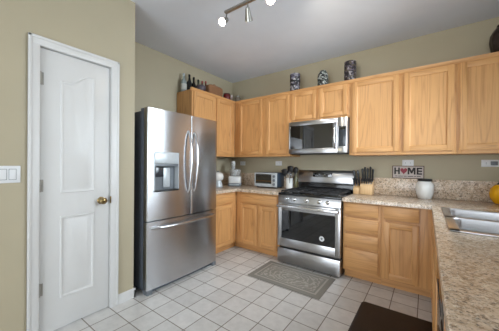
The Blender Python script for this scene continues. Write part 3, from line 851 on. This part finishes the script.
for a, b_ in ((0.030, 0.055), (0.062, 0.112), (0.119, 0.150), (0.158, 0.215), (0.222, 0.240), (0.248, 0.285)):
    mb = MB(); bx2(mb, SX0+a, SX0+b_, 1.134, 1.141, ink); mb.build('small_word', t)

# ================================================================ COUNTER THINGS, LEFT
# toaster oven
t = thing('toaster_oven', (-2.01, 3.285, ZK), 'silver toaster oven with a dark side on the left granite counter', 'toaster oven')
TX0, TX1, TY0, TY1, TZ0, TZ1 = -2.215, -1.805, 3.165, 3.405, 0.918, 1.140
navy = plain('dark_blue_grey_steel', srgb(48, 62, 78), 0.35)
MB().box((TX0+0.004, TY0+0.012, TZ0), (TX1-0.002, TY1, TZ1), navy, 0.014, 3).build('body', t)
fr = MB()
GX_ = TX1-0.098
fr.box((TX0, TY0, TZ0+0.002), (TX0+0.022, TY0+0.014, TZ1-0.004), M['silver'], 0.004); fr.box((GX_, TY0, TZ0+0.002), (TX1, TY0+0.014, TZ1-0.004), M['silver'], 0.006)
fr.box((TX0+0.018, TY0, TZ1-0.028), (GX_+0.004, TY0+0.014, TZ1-0.004), M['silver'], 0.004); fr.box((TX0+0.018, TY0, TZ0+0.002), (GX_+0.004, TY0+0.014, TZ0+0.05), M['silver'], 0.004)
ff = fr.build('front_panel', t)
dr = MB().box((TX0+0.021, TY0+0.003, TZ0+0.049), (GX_+0.001, TY0+0.010, TZ1-0.027), plain('smoked_oven_glass', (0.05, 0.045, 0.035), 0.12)).build('door', t)
MB().tube([(TX0+0.04, TY0+0.002, TZ1-0.05), (TX0+0.045, TY0-0.022, TZ1-0.05), (GX_-0.025, TY0-0.022, TZ1-0.05), (GX_-0.02, TY0+0.002, TZ1-0.05)], 0.006, M['black']).build('handle', dr)
m2 = MB()
for i in range(5): m2.tube([(TX0+0.03, TY0+0.0022, TZ0+0.085+0.003*i), (GX_-0.01, TY0+0.0022, TZ0+0.085+0.003*i)], 0.001, M['brass'], 6)
m2.build('rack', dr)
for z in (TZ0+0.045, TZ0+0.105, TZ0+0.165):
    MB().lathe((GX_+0.05, TY0+0.0005, z), [(0, 0), (0.021, 0), (0.020, 0.014), (0.014, 0.018), (0, 0.018)], M['grey'], 20, '-y').build('knob', t)
for x in (TX0+0.04, TX1-0.04):
    for y in (TY0+0.04, TY1-0.04): MB().lathe((x, y, ZK+0.0004), [(0, 0), (0.014, 0), (0.012, 0.019), (0, 0.019)], M['black'], 12).build('foot', t)

# crock with utensils
CX, CY = -1.665, 3.30
prof = [(0, 0.001), (0.046, 0.001), (0.052, 0.008), (0.053, 0.150), (0.056, 0.158), (0.052, 0.161), (0.047, 0.155), (0.046, 0.012), (0, 0.010)]
tag(MB().lathe((CX, CY, ZK), prof, M['ceramic']).build('utensil_crock'), 'white ceramic crock full of black utensils, left of the range', 'crock')
UG = 'kitchen utensils in the crock'
def utensil(name, dx, dy, lean, L, head, mat, label, cat):
    base = Vector((CX+dx*0.35, CY+dy*0.35, ZK+0.020)); d = Vector((lean[0], lean[1], 1)).normalized()
    q = Vector((0, 0, 1)).rotation_difference(d).to_matrix().to_4x4()
    P = lambda s, off=(0, 0): base + d*s
    t = thing(name, base, label, cat, UG)
    MB().tube([P(0), P(L*0.68)], [0.0055, 0.007], mat, 8).build('handle', t)
    m2 = MB()
    if head == 'spatula':
        m2.prism([(-0.012, 0), (0.012, 0), (0.036, 0.035), (0.038, 0.10), (0.0, 0.112), (-0.038, 0.10), (-0.036, 0.035)], -0.003, 0.003, 'y', mat, 0.001)
    elif head == 'spoon':
        m2.lathe((0, 0, 0), [(0, 0), (0.014, 0.004), (0.030, 0.032), (0.034, 0.060), (0.027, 0.086), (0.012, 0.099), (0, 0.102)], mat, 18, scale=(1, 0.35))
    elif head == 'ladle':
        m2.lathe((0, -0.02, 0.03), [(0, -0.036), (0.022, -0.030), (0.038, -0.010), (0.043, 0.010), (0.040, 0.012), (0.030, -0.008), (0, -0.024)], mat, 20)
        m2.tube([(0, 0, -0.01), (0, 0.016, 0.02), (0, 0.020, 0.045)], 0.006, mat, 8)
    else:
        for k in range(6):
            a = PI*k/6
            pts = [(0.032*math.sin(PI*s)*math.cos(a)*1.0*(1), 0.032*math.sin(PI*s)*math.sin(a), 0.105*s) for s in [j/10 for j in range(11)]]
            m2.tube(pts, 0.0014, mat, 5)
            m2.tube([(-p[0], -p[1], p[2]) for p in pts], 0.0014, mat, 5)
    k_ = 1.0 if head == 'whisk' else 1.22
    bmesh.ops.transform(m2.bm, matrix=Matrix.Translation(P(L*0.66)) @ q @ Matrix.Diagonal((k_, k_, 1, 1)), verts=m2.bm.verts)
    m2.build('head', t)
utensil('spatula', -0.06, 0.0, (-0.26, -0.03), 0.27, 'spatula', M['black'], 'black spatula leaning furthest left in the white crock', 'utensil')
utensil('serving_spoon', -0.04, -0.05, (-0.16, -0.14), 0.28, 'spoon', M['black'], 'black serving spoon in the crock, next to the leftmost spatula', 'utensil')
utensil('ladle', -0.01, 0.08, (-0.07, 0.17), 0.31, 'ladle', M['black'], 'black ladle standing at the back of the crock', 'utensil')
utensil('spatula', 0.01, 0.0, (0.03, 0.0), 0.33, 'spatula', M['black'], 'tall black spatula upright in the middle of the crock', 'utensil')
utensil('serving_spoon', 0.07, 0.02, (0.26, 0.02), 0.33, 'spoon', M['black'], 'long black spoon leaning right out of the crock', 'utensil')
utensil('whisk', 0.04, -0.08, (0.14, -0.20), 0.22, 'whisk', M['handle'], 'steel whisk low at the front of the crock', 'utensil')

# oil bottle between crock and range
t = thing('oil_bottle', (-1.592, 3.372, ZK), 'tall slim olive glass bottle between the crock and the range', 'bottle')
olive = plain('olive_oil_glass', srgb(98, 94, 66), 0.12)
MB().lathe((-1.592, 3.372, ZK), [(0, 0.001), (0.028, 0.001), (0.030, 0.006), (0.030, 0.16), (0.024, 0.185), (0.012, 0.205), (0.011, 0.245), (0, 0.245)], olive, 24).build('glass', t)
MB().lathe((-1.592, 3.372, ZK+0.2445), [(0, 0), (0.013, 0), (0.012, 0.022), (0.006, 0.026), (0.005, 0.05), (0, 0.05)], M['nickel'], 16).build('pourer', t)

# food processor
FXc, FYc = -2.60, 3.15
t = thing('food_processor', (FXc, FYc, ZK), 'white food processor with a clear bowl in the counter corner', 'food processor')
rz = Matrix.Rotation(math.radians(32), 3, 'Z')
def rot_build(mb, name, parent, c=(FXc, FYc, 0), m=None):
    bmesh.ops.rotate(mb.bm, verts=mb.bm.verts, cent=Vector(c), matrix=m or rz); return mb.build(name, parent)
rot_build(MB().box((FXc-0.105, FYc-0.10, ZK+0.0005), (FXc+0.105, FYc+0.12, ZK+0.05), M['grey'], 0.012).box((FXc-0.10, FYc-0.085, ZK+0.045), (FXc+0.10, FYc+0.115, ZK+0.165), M['ceramic'], 0.018, 3), 'motor_base', t)
rot_build(MB().box((FXc-0.072, FYc-0.092, ZK+0.075), (FXc+0.072, FYc-0.082, ZK+0.150), M['plate'], 0.006).box((FXc-0.085, FYc-0.104, ZK+0.018), (FXc+0.085, FYc-0.098, ZK+0.036), M['silver'], 0.002), 'control_panel', t)
frost = clear_glass('clear_plastic', (0.93, 0.95, 0.96), 0.12, 0.75)
rot_build(MB().lathe((FXc, FYc, ZK+0.162), [(0.070, 0), (0.088, 0.008), (0.094, 0.105), (0.090, 0.105), (0.084, 0.012), (0, 0.008)], frost, 28, cap=False), 'bowl', t)
rot_build(MB().lathe((FXc, FYc, ZK+0.267), [(0, 0.018), (0.096, 0.012), (0.098, 0), (0.09, -0.001), (0, 0.01)], frost, 28).lathe((FXc-0.03, FYc-0.02, ZK+0.28), [(0.036, 0), (0.036, 0.095), (0.042, 0.10), (0.042, 0.106), (0.03, 0.106), (0.03, 0)], frost, 24, cap=False), 'lid', t)
rot_build(MB().lathe((FXc-0.03, FYc-0.02, ZK+0.30), [(0, 0), (0.026, 0), (0.028, 0.112), (0, 0.114)], M['plate'], 20), 'pusher', t)
rot_build(MB().lathe((FXc, FYc, ZK+0.172), [(0, 0), (0.03, 0), (0.022, 0.07), (0.012, 0.09), (0, 0.09)], M['plate'], 20), 'blade_hub', t)

# white appliance part-hidden by the refrigerator
t = thing('kitchen_appliance', (-2.66, 2.80, ZK), 'small white rounded appliance half hidden behind the refrigerator edge', 'appliance')
MB().lathe((-2.66, 2.80, ZK), [(0, 0.001), (0.072, 0.001), (0.075, 0.012), (0.066, 0.055), (0.052, 0.085), (0.05, 0.10), (0, 0.10)], M['silver'], 28).build('base', t)
MB().lathe((-2.66, 2.80, ZK+0.10), [(0, 0), (0.05, 0), (0.078, 0.025), (0.090, 0.065), (0.080, 0.105), (0.050, 0.13), (0, 0.138)], M['ceramic'], 28).build('housing', t)
MB().lathe((-2.66, 2.80, ZK+0.2375), [(0, 0), (0.02, 0), (0.016, 0.016), (0, 0.018)], M['grey'], 16).build('knob', t)

# ================================================================ COUNTER THINGS, RIGHT
def knife_block(x0, x1, y0, y1, h, label):
    lean = 0.0
    mb = MB().prism([(y0, ZK+0.0006), (y1, ZK+0.0006), (y1, ZK+h+0.055), (y0+0.012, ZK+h), (y0, ZK+h-0.012)], x0, x1, 'x', M['maple'], 0.003)
    return tag(mb.build('knife_block'), label, 'knife block', 'maple knife blocks')
KY0 = 3.262
knife_block(-0.752, -0.674, KY0+0.012, KY0+0.115, 0.085, 'narrow pale wood knife block nearest the range')
knife_block(-0.668, -0.532, KY0, KY0+0.15, 0.125, 'wide pale wood knife block right of the narrow one')
KG1, KG2 = 'black handled knives in the narrow block', 'black handled knives in the wide block'
def knife(x, y, z, L, tilt, label, grp, r=0.0095):
    r *= 1.45
    d = Vector((tilt[0], tilt[1], 1)).normalized(); b0 = Vector((x, y, z))
    t = thing('kitchen_knife', b0, label, 'knife', grp)
    MB().tube([b0-d*0.004, b0+d*0.012], r*0.9, M['handle'], 8, 0.55).build('bolster', t)
    MB().tube([b0+d*0.010, b0+d*(0.02+L*0.25), b0+d*L*0.6, b0+d*L*0.92, b0+d*L], [r*0.85, r, r*0.9, r*1.15, r*0.7], M['black'], 10, 0.7).build('handle', t)
zn = ZK+0.095
narrow = [(-0.735, 3.297, 0.095, (-0.10, -0.15), 'shortest, at the left front of the narrow knife block'), (-0.722, 3.347, 0.17, (-0.20, -0.12), 'leaning furthest left out of the narrow knife block'),
          (-0.706, 3.297, 0.09, (-0.02, -0.15), 'short, second along the front of the narrow knife block'), (-0.690, 3.352, 0.165, (-0.10, -0.1), 'tall, at the back right of the narrow knife block'),
          (-0.676, 3.297, 0.09, (0.03, -0.15), 'short, right front corner of the narrow knife block')]
for x, y, L, tl, w in narrow:
    knife(x-0.009, y, zn + (y-3.277)*0.55, L, tl, 'black handled knife, ' + w, KG1)
zn = ZK+0.128
n_w = ['first from the left', 'second from the left', 'third from the left', 'fourth from the left', 'last on the right']
for i in range(5):
    x = -0.652+i*0.026
    knife(x, 3.289, zn+0.004, 0.068+0.004*(i % 2), (0.0, -0.2), 'short black handled knife in the front row of the wide block, ' + n_w[i], KG2, 0.008)
for i in range(5):
    x = -0.650+i*0.026
    knife(x, 3.352, zn+0.030, (0.165, 0.185, 0.170, 0.190, 0.160)[i], (-0.05+0.03*i, -0.12), 'long black handled knife in the back row of the wide block, ' + n_w[i], KG2, 0.011)

# white jar with black lid
t = thing('cookie_jar', (-0.014, 3.326, ZK), 'white ceramic jar with a black lid in front of the backsplash', 'jar')
MB().lathe((-0.014, 3.326, ZK), [(0, 0.001), (0.058, 0.001), (0.064, 0.006), (0.080, 0.06), (0.085, 0.11), (0.084, 0.145), (0.072, 0.175), (0.060, 0.186), (0.060, 0.192), (0, 0.192)], M['ceramic'], 36).build('body', t)
MB().lathe((-0.014, 3.326, ZK+0.1925), [(0, 0), (0.066, 0), (0.068, 0.004), (0.068, 0.020), (0.062, 0.026), (0, 0.028)], M['black'], 36).build('lid', t)

# yellow jar
t = thing('yellow_jar', (0.584, 3.328, ZK), 'round glossy yellow jar at the right edge of the back counter', 'jar')
MB().lathe((0.584, 3.328, ZK), [(0, 0.001), (0.042, 0.001), (0.060, 0.018), (0.080, 0.062), (0.084, 0.098), (0.074, 0.145), (0.048, 0.176), (0.030, 0.186), (0, 0.188)], plain('yellow_glaze', srgb(238, 176, 16), 0.18, 0, 0.04), 36).build('body', t)
MB().lathe((0.584, 3.328, ZK+0.186), [(0, 0), (0.026, 0), (0.028, 0.01), (0.014, 0.024), (0.012, 0.04), (0, 0.042)], plain('dark_green_stem', srgb(52, 62, 38), 0.5), 20).build('stopper', t)

# ================================================================ THINGS ON TOP OF THE CABINETS
ZTOP = ZU1+0.0006
def cyl_profile(kind):
    if kind == 0: return [(0, 0), (0.068, 0), (0.072, 0.006), (0.072, 0.165), (0.066, 0.172), (0.066, 0.180)]
    if kind == 1: return [(0, 0), (0.066, 0), (0.070, 0.006), (0.070, 0.17), (0.062, 0.21), (0.046, 0.235), (0.040, 0.25), (0.036, 0.25), (0.04, 0.23), (0, 0.226)]
    return [(0, 0), (0.068, 0), (0.072, 0.006), (0.072, 0.275), (0.070, 0.284), (0.064, 0.284), (0.063, 0.26), (0, 0.258)]
MG = 'mosaic canisters on the oak cabinets'
cols_a = [srgb(36, 34, 40), srgb(128, 126, 136), srgb(52, 46, 56), srgb(92, 86, 104), srgb(28, 28, 30), srgb(170, 168, 172)]
cols_b = [srgb(30, 32, 32), srgb(128, 138, 132), srgb(44, 46, 46), srgb(88, 92, 88), srgb(24, 24, 24), srgb(180, 184, 180)]
cols_c = [srgb(32, 28, 34), srgb(98, 88, 100), srgb(50, 42, 50), srgb(150, 142, 146), srgb(26, 24, 26), srgb(92, 82, 70)]
m1, m2_, m3 = mosaic('grey_mosaic', cols_a, 36), mosaic('green_grey_mosaic', cols_b, 55), mosaic('plum_mosaic', cols_c, 46)
CYY = 3.235
t = thing('mosaic_canister', (-1.556, CYY, ZTOP), 'dark grey mosaic canister with a lid, leftmost above the microwave', 'canister', MG)
MB().lathe((-1.556, CYY, ZTOP), cyl_profile(0)+[(0, 0.180)], m1, 32).build('body', t)
MB().lathe((-1.556, CYY, ZTOP+0.1805), [(0, 0), (0.070, 0), (0.074, 0.006), (0.074, 0.105), (0.068, 0.112), (0, 0.112)], m1, 32).build('lid', t)
MB().lathe((-1.556, CYY, ZTOP+0.168), [(0.0735, 0), (0.0755, 0.004), (0.0755, 0.020), (0.0735, 0.024)], M['black'], 32, cap=False).build('band', t)
tag(MB().lathe((-1.145, CYY, ZTOP), cyl_profile(1), m2_, 32).build('mosaic_vase'), 'green-grey mosaic vase with rounded shoulders, middle of the three', 'vase', MG)
tag(MB().lathe((-0.794, CYY, ZTOP), cyl_profile(2), m3, 32).build('mosaic_canister'), 'tall plum mosaic cylinder canister, rightmost of the three mosaic pieces', 'canister', MG)
# dark ribbed vase at the right edge
mb = MB(); n = 48; outl = []
for r, h in [(0.055, 0), (0.060, 0.006), (0.088, 0.07), (0.100, 0.15), (0.094, 0.215), (0.068, 0.265), (0.050, 0.285), (0.050, 0.305), (0.042, 0.305), (0.042, 0.28)]:
    outl.append([(0.575+(r+0.003*(k % 4 < 2)*(r > 0.056))*math.cos(2*PI*k/n), CYY+(r+0.003*(k % 4 < 2)*(r > 0.056))*math.sin(2*PI*k/n), ZTOP+h) for k in range(n)])
mb.rings(outl, plain('dark_bronze_glaze', srgb(46, 34, 28), 0.3, 0.2, 0.3, 40), True, True, True)
tag(mb.build('ribbed_vase'), 'dark brown ribbed vase on the cabinet at the right edge', 'vase')

# bottles above the left cabinet
BG2 = 'bottles on top of the left cabinet'
def bottle(x, y, r, body, neck, mat, cap, label, liquid=None):
    t = thing('liquor_bottle', (x, y, ZTOP), label, 'bottle', BG2)
    h = body
    MB().lathe((x, y, ZTOP), [(0, 0), (r*0.95, 0), (r, 0.006), (r, h), (r*0.8, h+0.022), (r*0.42, h+0.045), (r*0.36, h+neck), (r*0.40, h+neck+0.006), (0, h+neck+0.006)], mat, 22).build('glass', t)
    MB().lathe((x, y, ZTOP+h+neck+0.0055), [(0, 0), (r*0.42, 0), (r*0.40, 0.03), (0, 0.031)], cap, 16).build('cap', t)
    MB().lathe((x, y, ZTOP), [(r+0.0006, h*0.25), (r+0.001, h*0.26), (r+0.001, h*0.8), (r+0.0006, h*0.81)], liquid or mat, 22, cap=False).build('bottle_label', t)
bgl = plain('black_glass_bottle', srgb(22, 24, 22), 0.12); ggl = plain('green_glass_bottle', srgb(44, 56, 38), 0.12)
cgl = plain('pale_bottle_glass', srgb(150, 160, 158), 0.1); redc = plain('red_foil', srgb(150, 40, 34), 0.4)
tanl = plain('tan_label', srgb(176, 158, 128), 0.6); whl = plain('white_label', srgb(196, 196, 190), 0.6)
amb = plain('amber_bottle_glass', srgb(98, 54, 28), 0.12)
bottle(-2.835, 2.257, 0.042, 0.155, 0.085, cgl, M['silver'], 'pale clear bottle nearest the refrigerator, leftmost on the cabinet', whl)
bottle(-2.835, 2.357, 0.041, 0.165, 0.090, bgl, bgl, 'black bottle next to the pale clear one on the cabinet', bgl)
bottle(-2.835, 2.440, 0.038, 0.150, 0.090, bgl, bgl, 'second black bottle from the left, touching the first black one', bgl)
bottle(-2.835, 2.530, 0.037, 0.150, 0.080, ggl, bgl, 'dark green bottle behind the dark bowl on the cabinet', tanl)
bottle(-2.835, 2.612, 0.036, 0.150, 0.080, amb, redc, 'amber bottle with a red cap left of the wicker basket', tanl)
bottle(-2.838, 2.688, 0.032, 0.165, 0.085, amb, redc, 'tallest red topped bottle right beside the wicker basket', redc)
t = thing('decorative_bowl', (-2.672, 2.435, ZTOP), 'dark glazed bowl in front of the bottles on the left cabinet', 'bowl')
MB().lathe((-2.672, 2.435, ZTOP), [(0, 0), (0.040, 0), (0.042, 0.010), (0.060, 0.030), (0.076, 0.075), (0.070, 0.110), (0.058, 0.120), (0.054, 0.116), (0.064, 0.10), (0.066, 0.075), (0, 0.03)], plain('dark_plum_glaze', srgb(82, 74, 82), 0.2, 0, 0.35, 25), 28).build('body', t)

# wicker basket
t = thing('wicker_basket', (-2.728, 2.772, ZTOP), 'brown lidded wicker basket on the left wall cabinet, right of the bottles', 'basket')
wk = wicker('brown_wicker')
BX, BY = -2.728, 2.772
def oval(sx, sy, z, n=40, p=0.42):
    out = []
    for k in range(n):
        a = 2*PI*k/n; c_, s_ = math.cos(a), math.sin(a)
        out.append((BX+sx*math.copysign(abs(c_)**p, c_), BY+sy*math.copysign(abs(s_)**p, s_), z))
    return out
MB().rings([oval(0.054, 0.140, ZTOP), oval(0.058, 0.148, ZTOP+0.06), oval(0.060, 0.153, ZTOP+0.135), oval(0.060, 0.153, ZTOP+0.140)], wk, True, True, True).build('body', t)
MB().rings([oval(0.061, 0.155, ZTOP+0.1405), oval(0.061, 0.155, ZTOP+0.165), oval(0.058, 0.150, ZTOP+0.190), oval(0.045, 0.125, ZTOP+0.205), oval(0.02, 0.05, ZTOP+0.210)], wk, True, True, True).build('lid', t)
pts = [(BX, BY+0.025*math.cos(a), ZTOP+0.206+0.032*math.sin(a)) for a in [PI*k/8 for k in range(9)]]
MB().tube(pts, 0.007, wk, 8).build('handle', t)

# dark red candle jar and the little glass pieces in the corner
t = thing('candle_jar', (-2.70, 3.035, ZTOP), 'dark red candle jar right of the wicker basket', 'candle')
MB().lathe((-2.70, 3.035, ZTOP), [(0, 0), (0.055, 0), (0.058, 0.005), (0.058, 0.125), (0.052, 0.132), (0, 0.132)], plain('dark_red_wax', srgb(104, 26, 28), 0.25), 28).build('body', t)
MB().lathe((-2.70, 3.035, ZTOP+0.1325), [(0, 0), (0.056, 0), (0.056, 0.016), (0, 0.017)], plain('dark_red_lid', srgb(76, 20, 22), 0.35), 28).build('lid', t)
CG = 'small pieces in the cabinet corner'
tag(MB().lathe((-2.70, 3.150, ZTOP), [(0, 0), (0.030, 0), (0.032, 0.004), (0.010, 0.016), (0.008, 0.075), (0.030, 0.105), (0.036, 0.145), (0.031, 0.147), (0.026, 0.108), (0, 0.09)], plain('rosy_glass', srgb(168, 150, 140), 0.15), 22).build('small_goblet'), 'small rosy goblet just right of the dark red candle', 'goblet', CG)
t = thing('small_jar', (-2.625, 3.235, ZTOP), 'small grey-brown jar in the cabinet corner, rightmost small piece', 'jar', CG)
MB().lathe((-2.625, 3.235, ZTOP), [(0, 0), (0.042, 0), (0.045, 0.005), (0.047, 0.110), (0.038, 0.125), (0, 0.125)], plain('grey_brown_glass', srgb(132, 122, 108), 0.2, 0, 0.3, 40), 24).build('body', t)
MB().lathe((-2.625, 3.235, ZTOP+0.1255), [(0, 0), (0.042, 0), (0.042, 0.012), (0.014, 0.018), (0.012, 0.034), (0, 0.036)], plain('pewter_lid', srgb(150, 146, 138), 0.35, 0.4), 24).build('lid', t)

# ================================================================ RUG AND MAT
def rug_mat():
    m, nt, b = new_mat('grey_medallion_rug')
    tc = N(nt, 'ShaderNodeTexCoord'); sx = N(nt, 'ShaderNodeSeparateXYZ'); nt.links.new(tc.outputs['Object'], sx.inputs[0])
    def edge(i, half):
        ab = N(nt, 'ShaderNodeMath', operation='ABSOLUTE'); nt.links.new(sx.outputs[i], ab.inputs[0])
        s = N(nt, 'ShaderNodeMath', operation='SUBTRACT'); s.inputs[0].default_value = half; nt.links.new(ab.outputs[0], s.inputs[1]); return s.outputs[0]
    mn = N(nt, 'ShaderNodeMath', operation='MINIMUM'); nt.links.new(edge(0, 0.418), mn.inputs[0]); nt.links.new(edge(1, 0.255), mn.inputs[1])
    d = mn.outputs[0]
    dk, md, lt = srgb(138, 134, 126), srgb(150, 144, 134), srgb(172, 166, 156)
    border = ramp(nt, d, [(0.0, dk), (0.045, dk), (0.052, lt), (0.066, lt), (0.074, dk), (0.088, dk), (0.094, md)], 'CONSTANT')
    wv = N(nt, 'ShaderNodeTexWave', wave_type='RINGS', rings_direction='SPHERICAL'); wv.inputs['Scale'].default_value = 5.5; wv.inputs['Distortion'].default_value = 7.0; wv.inputs['Detail'].default_value = 1.5; wv.inputs['Detail Scale'].default_value = 3.0
    nt.links.new(coords(nt, (1.0, 1.6, 1)), wv.inputs['Vector'])
    inner = ramp(nt, wv.outputs['Fac'], [(0.25, srgb(146, 141, 132)), (0.55, md), (0.8, srgb(176, 170, 160))])
    ins = ramp(nt, d, [(0.092, (0, 0, 0)), (0.096, (1, 1, 1))])
    c = mix(nt, border, inner, ins)
    fuzz = noise(nt, tc.outputs['Object'], 240, 2)
    c = mix(nt, c, ramp(nt, fuzz, [(0.3, (0.82,)*3), (0.7, (1, 1, 1))]), 1.0, 'MULTIPLY')
    nt.links.new(c, b.inputs['Base Color']); b.inputs['Roughness'].default_value = 0.95
    bump(nt, b, fuzz, 0.5, 0.004)
    return m
mb = MB().prism([(-1.635, 2.210), (-0.798, 2.210), (-0.798, 2.722), (-1.635, 2.722)], 0.0006, 0.008, 'z', rug_mat(), 0.003)
tag(mb.build('kitchen_rug', origin=(-1.2165, 2.466, 0.0006)), 'grey patterned rug with a border in front of the range', 'rug')
def mat_mat():
    m, nt, b = new_mat('dark_brown_foam_mat')
    w = N(nt, 'ShaderNodeTexBrick'); w.inputs['Scale'].default_value = 28; w.inputs['Mortar Size'].default_value = 0.03
    w.inputs[1].default_value = (*srgb(44, 34, 29), 1); w.inputs[2].default_value = (*srgb(48, 37, 31), 1); w.inputs[3].default_value = (*srgb(30, 24, 21), 1)
    nt.links.new(coords(nt, (1, 1, 1)), w.inputs['Vector'])
    nt.links.new(w.outputs['Color'], b.inputs['Base Color']); b.inputs['Roughness'].default_value = 0.6
    bump(nt, b, w.outputs['Fac'], 0.25, 0.003)
    return m
mb = MB(); o1 = rrect(-0.470, 0.075, 1.30, 2.428, 0.03, 0.0006); o2 = rrect(-0.470, 0.075, 1.30, 2.428, 0.03, 0.006); o3 = rrect(-0.455, 0.060, 1.315, 2.413, 0.02, 0.018)
mb.rings([o1, o2, o3], mat_mat(), True, True)
tag(mb.build('anti_fatigue_mat'), 'dark brown foam mat on the tiles in front of the sink cabinet', 'mat')
